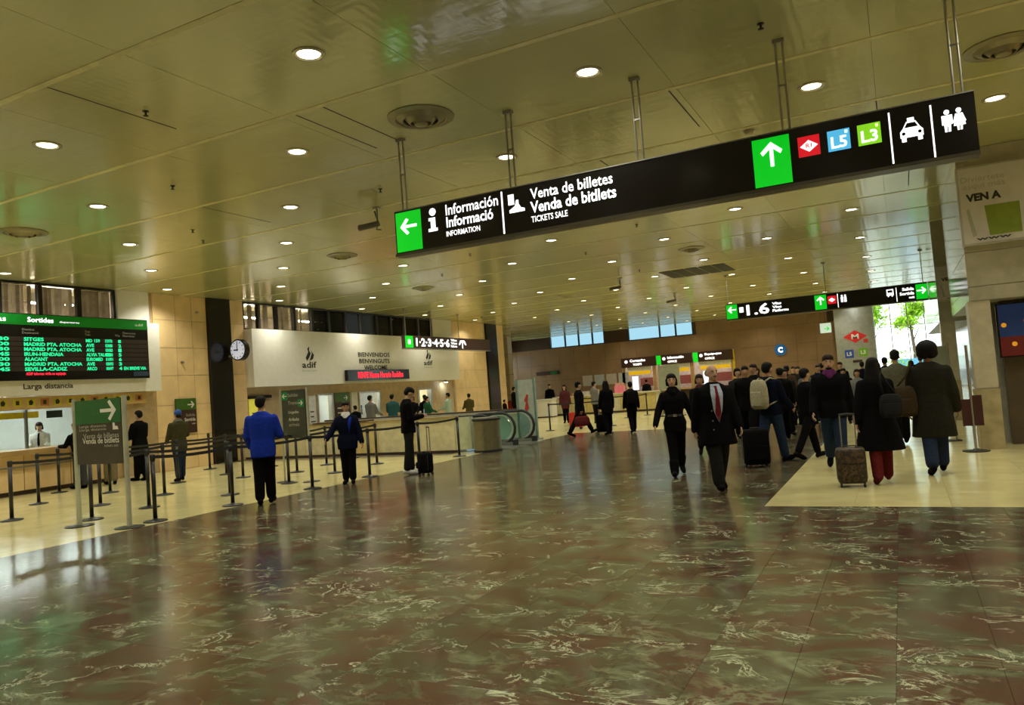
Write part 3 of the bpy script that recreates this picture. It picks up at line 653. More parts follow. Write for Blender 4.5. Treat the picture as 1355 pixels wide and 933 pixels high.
def tree(x, y, h, r, lab):
    t = thing('street_tree', lab, 'tree', (x, y, 0), 'street trees')
    MB().tube([(x, y, -.02), (x+.08, y, h*.35), (x-.03, y+.05, h*.6), (x+.05, y, h*.85)], [.16, .12, .09, .04], 8).build('trunk', BARK, t)
    b = MB()
    for k in range(5):
        a = k*1.26; b.tube([(x, y, h*(.45+.06*k)), (x+r*.4*math.cos(a), y+r*.4*math.sin(a), h*(.6+.05*k)), (x+r*.7*math.cos(a), y+r*.7*math.sin(a), h*(.68+.05*k))], [.05, .03, .015], 5)
    b.build('branches', BARK, t)
    b = MB()
    cl = [(x+random.gauss(0, r*.45), y+random.gauss(0, r*.45), h*.78+random.gauss(0, h*.09)) for _ in range(14)]
    for _ in range(1800):
        c = random.choice(cl); p = Vector(c)+Vector((random.gauss(0, .28), random.gauss(0, .28), random.gauss(0, .24))); s_ = random.uniform(.1, .2)
        d = Vector((random.uniform(-1, 1), random.uniform(-1, 1), random.uniform(-.6, .6))).normalized(); e = d.cross(Vector((.3, .2, 1))).normalized()
        b.add([p-d*s_, p+e*s_*.5, p+d*s_, p-e*s_*.5], [(0, 1, 2, 3)])
    o = b.build('foliage', LEAF, t); o['kind'] = 'stuff'
tree(-1.7, 57, 6.0, 1.2, 'leftmost street tree seen through the glazed exit')
tree(.9, 60.5, 6.4, 1.1, 'middle street tree seen through the glazed exit')
tree(4.2, 57.5, 6.0, 1.0, 'right street tree seen through the glazed exit')
t = thing('planter_shrub', 'low lime green shrub outside the glazed exit', 'shrub', (-.2, 54, 0))
MB().box(-.8, .5, 53.7, 54.3, 0, .9).build('planter', GREYM, t)
b = MB()
for _ in range(500):
    p = Vector((random.gauss(-.15, .38), random.gauss(54, .2), random.uniform(1.0, 2.3))); s_ = random.uniform(.06, .13); d = Vector((random.uniform(-1, 1), random.uniform(-1, 1), random.uniform(-.6, .6))).normalized(); e = d.cross(Vector((.3, .2, 1))).normalized()
    b.add([p-d*s_, p+e*s_*.5, p+d*s_, p-e*s_*.5], [(0, 1, 2, 3)])
b.build('foliage', LEAF, t)['kind'] = 'stuff'
t = thing('blue_glow_panel', 'added pale blue hoarding standing outside the glazed exit', 'placeholder', (1.5, 56, 0))  # added panels standing in for an unidentified bluish glow outside
for k in range(4): MB().box(-.2+k*.9, .68+k*.9, 56, 56.05, .1, 1.75).build('panel', mat('blue_glow', (.12, .38, .6), .5), t)
for k in range(5): MB().box(-.24+k*.9, -.18+k*.9, 56.05, 56.1, -.02, 1.75).build('post', GREYM, t)

# ------------------------------------------------------------------ right blocks (shop front with bulkhead)
BULK = mat('bulkhead_panel', (.40, .38, .28), .35)
def shop_block(y, x0, tag_, ylen):
    o = struct(MB().box(x0+.02, 6, y+.02, y+ylen, 2.48, ZC).build('bulkhead', BULK), tag_+' bulkhead over the shop front')
    for z0, z1 in ((2.48, 2.72), (2.72, 3.30), (3.30, 4.0), (4.0, ZC)):
        MB().box(x0, 6, y, y+.02, z0+.006, z1-.006).build('front_panel', BULK, o)
        for k in range(int(ylen/1.2)):
            MB().box(x0, x0+.02, y+.02+k*1.2+.006, y+.02+(k+1)*1.2-.006, z0+.006, z1-.006).build('side_panel', mat('bulkhead_gloss', (.42, .42, .36), .1, .2), o)
    return o
shop_block(14.85, 1.12, 'near', 4.8); shop_block(22.0, .97, 'far', 9.6)
PILL = mat('pillar_cladding', (.50, .46, .34), .3); PILS = mat('pillar_stone', (.40, .34, .19), .3, noise=.25, nscale=4)
def pillar(x, y, lab):
    p = struct(MB().box(x+.01, x+.31, y+.01, y+.5, 0, 2.48).build('pillar', PILL), lab)
    MB().box(x, x+.32, y, y+.5, 1.02, 2.48).build('upper_cladding', PILL, p); MB().box(x-.02, x+.33, y-.02, y+.52, 0, 1.0).build('stone_base', PILS, p)
pillar(1.09, 14.86, 'pale clad shop pillar with stone base at the right edge'); pillar(.98, 22.02, 'pale clad shop pillar behind the near one')
# shop interior behind pillars
sbox('wall_shop', mat('shop_dark', (.10, .075, .05), .4), 1.6, 6, 15.6, 15.8, 0, 2.48, label='dark recessed shop wall right of the near pillar')
sbox('wall_shop', mat('shop_glass_wall', (.28, .28, .23), .15), 1.5, 1.7, 15.8, 47.5, 0, 2.48, label='grey shop wall along the right side')
t = thing('shop_screen', 'dark blue screen with orange dots by the right pillar', 'screen', (1.75, 15.4, 1.5))
MB().box(1.52, 2.3, 15.35, 15.42, 1.5, 2.42).build('frame', BLACK, t); MB().box(1.55, 2.27, 15.345, 15.35, 1.85, 2.4).build('blue_picture', mat('screen_blue', (.01, .04, .12), emit=.06, ecol=(.02, .1, .5)), t); MB().box(1.55, 2.27, 15.345, 15.35, 1.52, 1.85).build('red_picture', mat('screen_red', (.15, .01, .01), emit=.1), t)
for x, z in ((1.62, 2.05), (1.75, 1.72), (1.95, 2.1)): flat('orange_dot', circ(x, z, .04, 10), (0, 15.344, 0), EX, EZ, mat('dot_orange', (.8, .35, .02), emit=.5), t)
def lightbox(x0, x1, y, z0, z1, lab, s=1.):
    t = thing('advert_lightbox', lab, 'advert', ((x0+x1)/2, y, z0))
    MB().box(x0, x1, y-.12, y-.003, z0, z1).build('frame', mat('lightbox_frame', (.45, .44, .42), .3), t)
    MB().box(x0+.03*s, x1-.03, y-.125, y-.12, z0+.03, z1-.03).build('sheet', mat('advert_sheet', (.62, .60, .58), .4, noise=.05), t)
    h = z1-z0; yy = y-.13
    text('Divi\u00e9rtete', (x0+.06, yy, z0+h*.80), EX, EZ, .62*s, h*.07, GPRINT, t); text('esqu\u00ed m\u00e1s', (x0+.08, yy, z0+h*.69), EX, EZ, .6*s, h*.09, GPRINT, t)
    text('VEN A', (x0+.11, yy, z0+h*.55), EX, EZ, .5*s, h*.1, PRINT, t, .05)
    flat('green_picture', [(.4*s, .1*h), (.85*s, .1*h), (.85*s, .48*h), (.36*s, .48*h)], (x0, y-.125, z0), EX, EZ, mat('advert_green', (.22, .30, .03), .4), t)
    flat('grey_stripe', [(.1*s, .45*h), (.14*s, .47*h), (.22*s, .12*h), (.16*s, .1*h)], (x0, y-.125, z0), EX, EZ, GPRINT, t)
    text('www', (x0+.2, yy, z0+h*.05), EX, EZ, .5*s, h*.03, PRINT, t, .03)
lightbox(1.1, 2.9, 14.85, 3.40, 4.72, 'large pale advert lightbox reading VEN A at the right edge')
lightbox(.98, 2.3, 22.0, 3.0, 3.9, 'smaller pale advert lightbox on the farther bulkhead', .75)
t = thing('brochure_stand', 'steel post stand with dark red panels beside the right pillar', 'stand', (1.0, 15.1, 0))
MB().lathe([(.2, 0), (.2, .015), (.05, .03), (.03, .05)], (.98, 14.6, 0), 20).build('base', BLKM, t)
MB().cyl((.98, 14.6, .03), (.98, 14.6, 1.75), .022).build('post', STEEL, t)
MB().box(.83, .965, 14.58, 14.62, .42, .86).build('panel', mat('dark_red_panel', (.045, .008, .01), .4), t); MB().box(1.0, 1.13, 14.58, 14.62, .42, .92).build('panel', mat('dark_red_panel', (.045, .008, .01)), t)
t = thing('poster_stand', 'far steel stand with grey poster behind the brochure stand', 'stand', (.62, 16.6, 0))
for x in (.5, .82): MB().cyl((x, 16.6, .02), (x, 16.6, 1.85), .018).build('post', STEEL, t)
MB().box(.42, .9, 16.45, 16.75, 0, .02).build('base', BLKM, t); MB().box(.52, .8, 16.59, 16.61, .95, 1.8).build('sheet', mat('stand_sheet', (.22, .24, .18), .3), t); MB().box(.52, .8, 16.59, 16.61, .3, .6).build('leaflet_tray', GREYM, t)

# ------------------------------------------------------------------ ceiling fixtures
RIM = mat('lamp_rim', (.55, .52, .40), .25, .5)
def downlight():
    t = thing('downlight', 'round recessed ceiling downlight in the staggered grid', 'lamp', (0, 0, ZC), 'ceiling downlights')
    MB().lathe([(.165, -.001), (.165, -.012), (.13, -.016), (.115, -.002), (.115, .02)], (0, 0, 0), 20).build('rim', RIM, t, world=False)
    MB().lathe([(.112, -.004), (.112, -.002)], (0, 0, 0), 20).build('bulb', LAMP, t, world=False)
    ld = bpy.data.lights.new('beam', 'SPOT'); ld.energy = LAMP_W; ld.color = (1, .965, .80); ld.spot_size = R(138); ld.spot_blend = 1.; ld.shadow_soft_size = .1
    lo = bpy.data.objects.new('beam', ld); COL.objects.link(lo); lo.parent = t; lo.location = (0, 0, -.03)
    return t
first = None; DL = []
for j in range(-3, 9):
    for k in range(-4, 20):
        if (j+k) % 2: continue
        x, y = -.68-2.145*j, 5.78+2.135*k
        if x < XL+.4 or y > YB-.6 or (y > 14.5 and x > .95): continue
        if (x < -16.5 and y > 35) or y < -7: continue
        if first is None: first = downlight(); o = first
        else: o = copy_tree(first)
        o.location = (x, y, ZC); DL.append((k, x, y, o))
ORD = ['first', 'second', 'third', 'fourth', 'fifth', 'sixth', 'seventh', 'eighth', 'ninth', 'tenth', 'eleventh', 'twelfth', 'thirteenth', 'fourteenth', 'fifteenth', 'sixteenth', 'seventeenth', 'eighteenth', 'nineteenth', 'twentieth']
vrows = sorted({k for k, x, y, o in DL if in_view((x, y, ZC), 0)})
for ri, k in enumerate(vrows):
    row = sorted([(x, o) for kk, x, y, o in DL if kk == k and in_view((x, y, ZC), 0)], key=lambda q_: q_[0])
    for i, (x, o) in enumerate(row):
        o['label'] = 'round ceiling downlight, %s from the left in the %s nearest lamp row' % (ORD[i], ORD[ri]) if len(row) > 1 else 'round ceiling downlight, alone in the %s nearest lamp row' % ORD[ri]
for k, x, y, o in DL:
    if not in_view((x, y, ZC), 0): o['label'] = 'round ceiling downlight outside the picture'
def diffuser(x, y, r, lab):
    t = thing('air_diffuser', lab, 'vent', (x, y, ZC))
    for i, (a, c, z) in enumerate(((r, r*.82, -.03), (r*.74, r*.58, -.06), (r*.5, r*.34, -.09))):
        b = MB(); pr_ = [(c, -.004), (a, -.004), (a, -.012), (c*.96, z), (c*.9, z+.01)]; n_ = 26; q_ = len(pr_)
        b.add([(x+r_*math.cos(2*math.pi*k/n_), y+r_*math.sin(2*math.pi*k/n_), ZC+z_) for k in range(n_) for r_, z_ in pr_], [(k*q_+e, k*q_+(e+1) % q_, ((k+1) % n_)*q_+(e+1) % q_, ((k+1) % n_)*q_+e) for k in range(n_) for e in range(q_)])
        b.build('ring', mat('vent_metal', (.30, .27, .15), .35, .4), t)
    MB().lathe([(r*.86, -.001), (r*.86, -.003)], (x, y, ZC), 24).build('throat', GAPM, t)
    MB().lathe([(r*.26, -.03), (r*.2, -.1), (r*.08, -.115)], (x, y, ZC), 20).build('core', mat('vent_metal', (.30, .27, .15)), t)
for x, y, r, l in ((-5.06, 7.9, .42, 'large round air vent above the left end of the near sign'), (-11.54, 14.17, .36, 'round air vent left of the near sign'), (-13.38, 20.35, .36, 'round air vent before the far left windows'),
                   (-13.84, 8.13, .4, 'round air vent at the left edge of the ceiling'), (-4.78, 20.58, .36, 'round air vent before the dark ceiling grille'), (-11.16, 26.91, .36, 'round air vent beyond the ceiling cameras'), (1.35, 10.2, .4, 'round air vent right of the near sign')):
    diffuser(x, y, r, l)
t = thing('ceiling_grille', 'dark five bay air grille in the ceiling', 'vent', (-5.65, 25.1, ZC))
for k in range(5):
    x = -6.75+k*.43
    MB().box(x, x+.38, 24.2, 26.1, ZC-.012, ZC-.002).build('grille_bay', mat('grille_dark', (.02, .018, .012), .6), t)
    b = MB()
    for q in range(9): b.box(x+.01, x+.37, 24.25+q*.2, 24.29+q*.2, ZC-.02, ZC-.012)
    b.build('blades', mat('grille_blade', (.06, .05, .03), .5), t)
SPR = ((-7.42, 5.79), (-9.63, 7.92), (-11.73, 10.05), (-7.41, 10.18), (-12.33, 10.81), (-9.34, 16.43), (-7.12, 18.69), (-4.96, 16.32), (-11.52, 18.55), (-7.03, 23.04), (-.95, 7.9), (-1.0, 14.6), (-2.9, 12.0))
for i, (x, y) in enumerate(sorted(SPR, key=lambda p: math.atan2(p[0], p[1]))):
    t = thing('sprinkler', 'small dark ceiling sprinkler head, %s from the left' % ORD[i], 'sprinkler', (x, y, ZC), 'ceiling sprinklers')
    MB().lathe([(.035, 0), (.035, -.01), (.012, -.015), (.012, -.05)], (x, y, ZC), 10).build('stem', BLKM, t)
    MB().lathe([(.012, -.05), (.03, -.052), (.03, -.06), (.01, -.065)], (x, y, ZC), 10).build('deflector', BLKM, t)
t = thing('smoke_detector', 'small pale smoke detector on the ceiling right of near sign centre', 'detector', (-1.65, 11.3, ZC))
MB().lathe([(.07, 0), (.07, -.02), (.05, -.05), (.02, -.055)], (-1.65, 11.3, ZC), 16).build('housing', mat('detector_tan', (.4, .36, .22)), t); MB().lathe([(.085, 0), (.085, -.008)], (-1.65, 11.3, ZC), 16).build('mount', GREYM, t)
def cctv(x, y, ang, lab):
    t = thing('security_camera', lab, 'camera', (x, y, ZC-.5), rz=0)
    d = Vector((math.cos(ang), math.sin(ang), -.12)).normalized()
    MB().lathe([(.08, 0), (.08, -.02), (.03, -.03)], (x, y, ZC), 12).build('mount', GREYM, t)
    MB().tube([(x, y, ZC-.02), (x, y, ZC-.34), (x-.03, y, ZC-.4), (x-.12*d.x-.05, y, ZC-.42)], .016).build('bracket', GREYM, t)
    c = Vector((x, y, ZC-.3))+d*.05
    MB().tube([c-d*.08, c-d*.05, c+d*.26, c+d*.3], [.045, .055, .055, .06], 10).build('housing', mat('camera_grey', (.13, .12, .09), .4), t)
    MB().tube([c+d*.3, c+d*.32], [.05, .045], 10).build('lens', BLACK, t)
    MB().tube([c-d*.06, c-d*.02+Vector((0, 0, .17)), Vector((x-.05, y, ZC-.06))], .012).build('cable', RUB, t)
cctv(-8.2, 11.12, math.pi+.3, 'ceiling security camera left of the near sign')
cctv(-8.1, 24.25, math.pi+.2, 'ceiling security camera pointing left above the far pair')
cctv(-7.96, 30.7, math.pi+.2, 'farthest ceiling security camera before the high windows')

# ------------------------------------------------------------------ hanging signs
def sign_body(t, x0, x1, y, z0, z1, d=.14):
    MB().box(x0, x1, y-d/2, y+d/2, z0, z1).build('housing', BLACK, t)
    MB().box(x0, x1, y-d/2-.03, y+d/2+.03, z0-.035, z0).build('bottom_rail', mat('sign_rail', (.10, .09, .06), .35, .5), t)
    MB().box(x0, x1, y-d/2-.006, y+d/2+.006, z1, z1+.012).build('top_rail', GREYM, t)
def rods(t, xs, y, z1, two=True):
    for x in xs:
        for dx in ((-.035, .035) if two else (0,)):
            MB().cyl((x+dx, y, z1), (x+dx, y, ZC-.02), .013, n=8).build('rod', STEEL, t)
        MB().box(x-.06, x+.06, y-.03, y+.03, ZC-.04, ZC-.002).build('ceiling_plate', GREYM, t)
        if two:
            MB().box(x-.045, x+.045, y-.012, y+.012, (z1+ZC)/2-.01, (z1+ZC)/2+.01).build('clamp', GREYM, t)
SY = 8.4; YF = SY-.071
s1 = thing('hanging_sign', 'long black illuminated direction sign nearest the camera', 'sign', (-2.5, SY, 3.48))
sign_body(s1, -5.86, .84, SY, 3.48, 4.05); rods(s1, (-5.73, -4.09, -2.44, -.85, .72), SY, 4.06)
F_ = lambda pts, m, n: flat(n, pts, (0, YF, 0), EX, EZ, m, s1)
TX = lambda s_, x0, z0, x1, z1, m=LIT, b=.012, p=s1: text(s_, (x0, YF-.006, z0), EX, EZ, x1-x0, z1-z0, m, p, b)
g_ = F_(rect(-5.84, -5.44, 3.50, 4.03), LITG, 'green_block'); flat('arrow', arrow(-5.64, 3.83, .26, math.pi), (0, YF-.005, 0), EX, EZ, LIT, g_)
F_(circ(-5.255, 3.955, .05), LIT, 'info_symbol'); F_([(-5.32, 3.88), (-5.22, 3.88), (-5.22, 3.74), (-5.19, 3.74), (-5.19, 3.7), (-5.33, 3.7), (-5.33, 3.74), (-5.29, 3.74), (-5.29, 3.84), (-5.32, 3.84)], LIT, 'info_symbol')
TX('Informaci\u00f3n', -5.05, 3.87, -4.28, 4.01); TX('Informaci\u00f3', -5.05, 3.71, -4.36, 3.85, b=.02); TX('INFORMATION', -5.06, 3.595, -4.56, 3.665, b=.01)
F_(rect(-4.235, -4.215, 3.5, 4.03), LIT, 'divider')
F_([(-4.14, 3.84), (-4.06, 3.84), (-4.06, 3.97), (-4.14, 3.97)], LIT, 'ticket_symbol'); F_([(-4.13, 3.74), (-3.92, 3.74), (-3.92, 3.775), (-3.97, 3.79), (-4.0, 3.84), (-4.0, 3.89), (-4.03, 3.89), (-4.05, 3.82), (-4.13, 3.775)], LIT, 'ticket_symbol')
TX('Venta de billetes', -3.83, 3.86, -2.77, 3.99); TX('Venda de bitllets', -3.84, 3.69, -2.74, 3.83, b=.02); TX('TICKETS SALE', -3.84, 3.575, -3.36, 3.65, b=.01)
g_ = F_(rect(-1.2, -.825, 3.5, 4.01), LITG, 'green_block'); flat('arrow', arrow(-1.01, 3.83, .26, math.pi/2), (0, YF-.005, 0), EX, EZ, LIT, g_)
g_ = F_(rect(-.745, -.535, 3.735, 3.945), LITR, 'red_square'); flat('diamond', [(-.64-.085, 3.84), (-.64, 3.84-.06), (-.64+.085, 3.84), (-.64, 3.84+.06)], (0, YF-.005, 0), EX, EZ, LIT, g_)
text('R1', (-.67, YF-.012, 3.82), EX, EZ, .06, .045, LITR, g_, .03)
g_ = F_(rect(-.46, -.25, 3.735, 3.945), LITB, 'blue_square'); TX('L5', -.43, 3.76, -.28, 3.88, b=.02, p=g_)
g_ = F_(rect(-.18, .03, 3.735, 3.945), LITL, 'lime_square'); TX('L3', -.15, 3.76, 0, 3.88, b=.02, p=g_)
for x in (-.27, .01): F_(rect(x-.025, x, 3.9, 3.93), LIT, 'corner_mark')
F_(rect(.105, .12, 3.5, 4.01), LIT, 'divider'); F_(rect(.465, .48, 3.49, 4.0), LIT, 'divider')
F_([(.195, 3.73), (.395, 3.73), (.395, 3.79), (.37, 3.82), (.335, 3.885), (.255, 3.885), (.22, 3.82), (.195, 3.79)], LIT, 'taxi_symbol'); F_(rect(.265, .325, 3.89, 3.92), LIT, 'taxi_symbol')
for x in (.205, .345): F_(rect(x, x+.04, 3.69, 3.73), LIT, 'taxi_symbol')
flat('taxi_window', [(.235, 3.825), (.355, 3.825), (.33, 3.87), (.26, 3.87)], (0, YF-.005, 0), EX, EZ, BLACK, s1)
for x in (.225, .365): flat('taxi_lamp', circ(x, 3.77, .017, 8), (0, YF-.005, 0), EX, EZ, BLACK, s1)
for x, wd in ((.60, 0), (.70, 1)):
    F_(circ(x, 3.90, .024, 10), LIT, 'figure_head')
    F_([(x-.045, 3.87), (x+.045, 3.87), (x+.045, 3.78), (x+.028, 3.78), (x+.025, 3.71), (x+.004, 3.71), (x+.004, 3.76), (x-.004, 3.76), (x-.004, 3.71), (x-.025, 3.71), (x-.028, 3.78), (x-.045, 3.78)] if not wd else
       [(x-.03, 3.87), (x+.03, 3.87), (x+.055, 3.79), (x+.045, 3.785), (x+.05, 3.755), (x+.024, 3.755), (x+.02, 3.71), (x+.004, 3.71), (x+.004, 3.755), (x-.004, 3.755), (x-.004, 3.71), (x-.02, 3.71), (x-.024, 3.755), (x-.05, 3.755), (x-.045, 3.785), (x-.055, 3.79)], LIT, 'figure')
# second sign
SY2 = 27.2; YF = SY2-.081
s2 = thing('hanging_sign', 'farther black direction sign showing 1.6 before the exit', 'sign', (-2.2, SY2, 3.46))
sign_body(s2, -5.28, .96, SY2, 3.47, 4.0, .16); rods(s2, (-5.2, -2.0, .85), SY2, 4.0, False)
F2 = lambda pts, m, n, e=0, p=s2: flat(n, pts, (0, YF-e, 0), EX, EZ, m, p)
T2 = lambda s_, x0, z0, x1, z1, m=LIT, b=.03: text(s_, (x0, YF-.008, z0), EX, EZ, x1-x0, z1-z0, m, s2, b)
g_ = F2(rect(-5.26, -4.89, 3.49, 3.98), LITG, 'green_block'); F2(arrow(-5.07, 3.8, .28, math.pi), LIT, 'arrow', .005, g_)
F2(rect(-4.82, -4.68, 3.68, 3.86), LIT, 'platform_symbol'); T2('1.6', -4.58, 3.55, -3.82, 3.92, b=.02)
for i, (s_, x1) in enumerate((('V\u00edas', -3.42), ('Vies', -3.42), ('Platforms', -3.2))): T2(s_, -3.72, 3.82-i*.12, x1, 3.91-i*.12)
g_ = F2(rect(-2.36, -2.0, 3.49, 3.97), LITG, 'green_block'); F2(arrow(-2.18, 3.78, .28, math.pi/2), LIT, 'arrow', .005, g_)
F2(rect(-1.96, -1.70, 3.64, 3.9), LITR, 'red_square'); F2([(-1.93, 3.77), (-1.83, 3.7), (-1.73, 3.77), (-1.83, 3.84)], LIT, 'diamond', .005)
F2(rect(-1.66, -1.64, 3.5, 3.95), LIT, 'divider'); F2(rect(.07, .09, 3.48, 3.93), LIT, 'divider')
for x in (-1.52, -1.42): F2(circ(x, 3.87, .03, 8), LIT, 'figure_head'); F2(rect(x-.035, x+.035, 3.66, 3.83), LIT, 'figure')
F2(rect(-.2, 0, 3.7, 3.9), LIT, 'bus_symbol'); F2(rect(-.17, -.03, 3.79, 3.87), BLACK, 'bus_window', .005)
for x in (-.17, -.06): F2(rect(x, x+.03, 3.66, 3.7), LIT, 'bus_symbol')
T2('Salida', .25, 3.8, .58, 3.9); T2('Sortida', .17, 3.66, .58, 3.76); T2('exit', .42, 3.54, .58, 3.61)
g_ = F2(rect(.63, .95, 3.49, 3.96), LITG, 'green_block'); F2(arrow(.79, 3.76, .26, 0), LIT, 'arrow', .005, g_)
# third sign, along the left wall, seen from the hall side
s3 = thing('hanging_sign', 'black platform sign with numbers hung before the welcome wall', 'sign', (-17, 27.6, 3.5))
MB().box(-17.08, -16.92, 24.2, 31.0, 3.5, 4.0).build('housing', BROWNB, s3); MB().box(-17.1, -16.9, 24.2, 31.0, 3.47, 3.5).build('bottom_rail', GREYM, s3)
for y in (24.4, 26.2, 28.4, 30.6):
    MB().cyl((-17, y, 4.0), (-17, y, ZC-.01), .014, n=8).build('rod', STEEL, s3); MB().box(-17.05, -16.95, y-.05, y+.05, ZC-.04, ZC-.002).build('ceiling_plate', GREYM, s3)
XF = -16.918
F3 = lambda pts, m, n, e=0: flat(n, pts, (XF+e, 0, 0), EY, EZ, m, s3)
F3(rect(24.22, 24.75, 3.52, 3.98), LITG, 'green_block'); F3([(24.4, 3.66), (24.56, 3.66), (24.56, 3.84), (24.4, 3.84)], LIT, 'platform_symbol', .005)
text('1·2·3·4·5·6', (XF+.006, 24.95, 3.58), EY, EZ, 2.5, .34, LIT, s3, .03)
for i, s_ in enumerate(('V\u00edas', 'Vies', 'Platforms')): text(s_, (XF+.006, 27.55, 3.84-i*.13), EY, EZ, .5, .1, LIT, s3, .03)
F3([(28.2, 3.7), (28.35, 3.9), (28.7, 3.9), (28.85, 3.7), (28.75, 3.7), (28.62, 3.82), (28.43, 3.82), (28.3, 3.7)], LIT, 'arch_symbol'); F3(rect(28.48, 28.56, 3.55, 3.86), LIT, 'arch_symbol', .001)
t = thing('green_exit_strip', 'small dark strip sign with green end beyond the escalator', 'sign', (-20.9, YB-.12, 2.4))
MB().box(-22.6, -20.9, YB-.16, YB-.04, 2.45, 2.7).build('housing', BROWNB, t); flat('green_block', rect(0, .5, 0, .22), (-21.5, YB-.16, 2.46), EX, EZ, GREEN, t)

# ------------------------------------------------------------------ stanchions with belts
def stanchion(x, y, lab, to=None, grp='queue barrier posts'):
    t = thing('queue_stanchion', lab, 'barrier post', (x, y, 0), grp)
    if 'm' not in SM:
        SM['base'] = MB().lathe([(.17, 0), (.17, .012), (.15, .022), (.05, .032), (.033, .05)], n=20).mesh('base', BLKM, True)
        SM['post'] = MB().cyl((0, 0, .04), (0, 0, .9), .031, n=14).mesh('post', BLKM, True)
        SM['head'] = MB().lathe([(.03, .9), (.038, .905), (.038, .985), (.03, .995), (.01, 1.0)], n=14).mesh('belt_head', RUB, True); SM['m'] = 1
    for n, k in (('base', 'base'), ('post', 'post'), ('belt_head', 'head')):
        o = bpy.data.objects.new(n, SM[k]); COL.objects.link(o); o.parent = t
    if to:
        dx, dy = to[0]-x, to[1]-y; L_ = math.hypot(dx, dy); ux, uy = dx/L_, dy/L_
        b = MB(); pts = []
        for q in range(7):
            s_ = q/6; d = .038+(L_-.076)*s_; sag = -.03*4*s_*(1-s_)
            pts.append((ux*d, uy*d, .955+sag))
        for p, q in zip(pts, pts[1:]):
            nx, ny = -uy*.002, ux*.002
            b.add([(p[0]-nx, p[1]-ny, p[2]-.024), (q[0]-nx, q[1]-ny, q[2]-.024), (q[0]-nx, q[1]-ny, q[2]+.024), (p[0]-nx, p[1]-ny, p[2]+.024),
                   (p[0]+nx, p[1]+ny, p[2]-.024), (q[0]+nx, q[1]+ny, q[2]-.024), (q[0]+nx, q[1]+ny, q[2]+.024), (p[0]+nx, p[1]+ny, p[2]+.024)],
                  [(0, 1, 2, 3), (7, 6, 5, 4), (3, 2, 6, 7), (0, 4, 5, 1)])
        b.build('belt', RUB, t, world=False)
SM = {}
rowsS = [('in the row along the marble edge', [(-10.05, 7.66), (-9.98, 9.07), (-9.93, 10.92), (-9.9, 12.6), (-10.05, 14.65), (-10.06, 16.43)]),
         ('in the second row from the marble', [(-11.58, 7.69), (-11.7, 8.81), (-11.3, 10.22), (-11.3, 11.75), (-11.5, 13.4), (-11.62, 15.1)]),
         ('in the third row from the marble', [(-13.4, 7.5), (-13.3, 9.01), (-13.15, 10.26), (-13.77, 12.86), (-12.9, 13.7), (-13.3, 15.2), (-13.83, 16.9)]),
         ('in the fourth row from the marble', [(-15.4, 9.14), (-15.3, 10.6), (-15.0, 12.08), (-15.06, 13.54), (-15.2, 15.2)]),
         ('in the row nearest the left wall', [(-17.17, 10.66), (-17.2, 14.9)])]
orders = ['first', 'second', 'third', 'fourth', 'fifth', 'sixth', 'seventh']
for nm, ps_ in rowsS:
    vis = [p for p in ps_ if in_view((p[0], p[1], .5), 0)]
    for i, p in enumerate(ps_):
        if p not in vis: continue
        stanchion(p[0], p[1], 'black belt barrier post, %s from the left, %s' % (orders[vis.index(p)], nm), ps_[i+1] if i+1 < len(ps_) and ps_[i+1][1]-p[1] < 3 else None)
for i, (x, y, tx, ty) in enumerate(((-11.5, 25.2, -9.6, 26.5), (-9.6, 26.5, -8.7, 27.0), (-10.8, 31.9, -10.4, 33.5), (-10.4, 33.5, -10.2, 35.5), (-13.6, 33.0, -10.8, 31.9))):
    stanchion(x, y, 'black belt barrier post '+('behind the walker with the red bag', 'behind the far pair with a backpack', 'before the yellow counter right end', 'nearest the yellow counter right end', 'before the yellow counter middle')[i], (tx, ty) if i in (0, 2, 4) else None, 'far barrier posts')

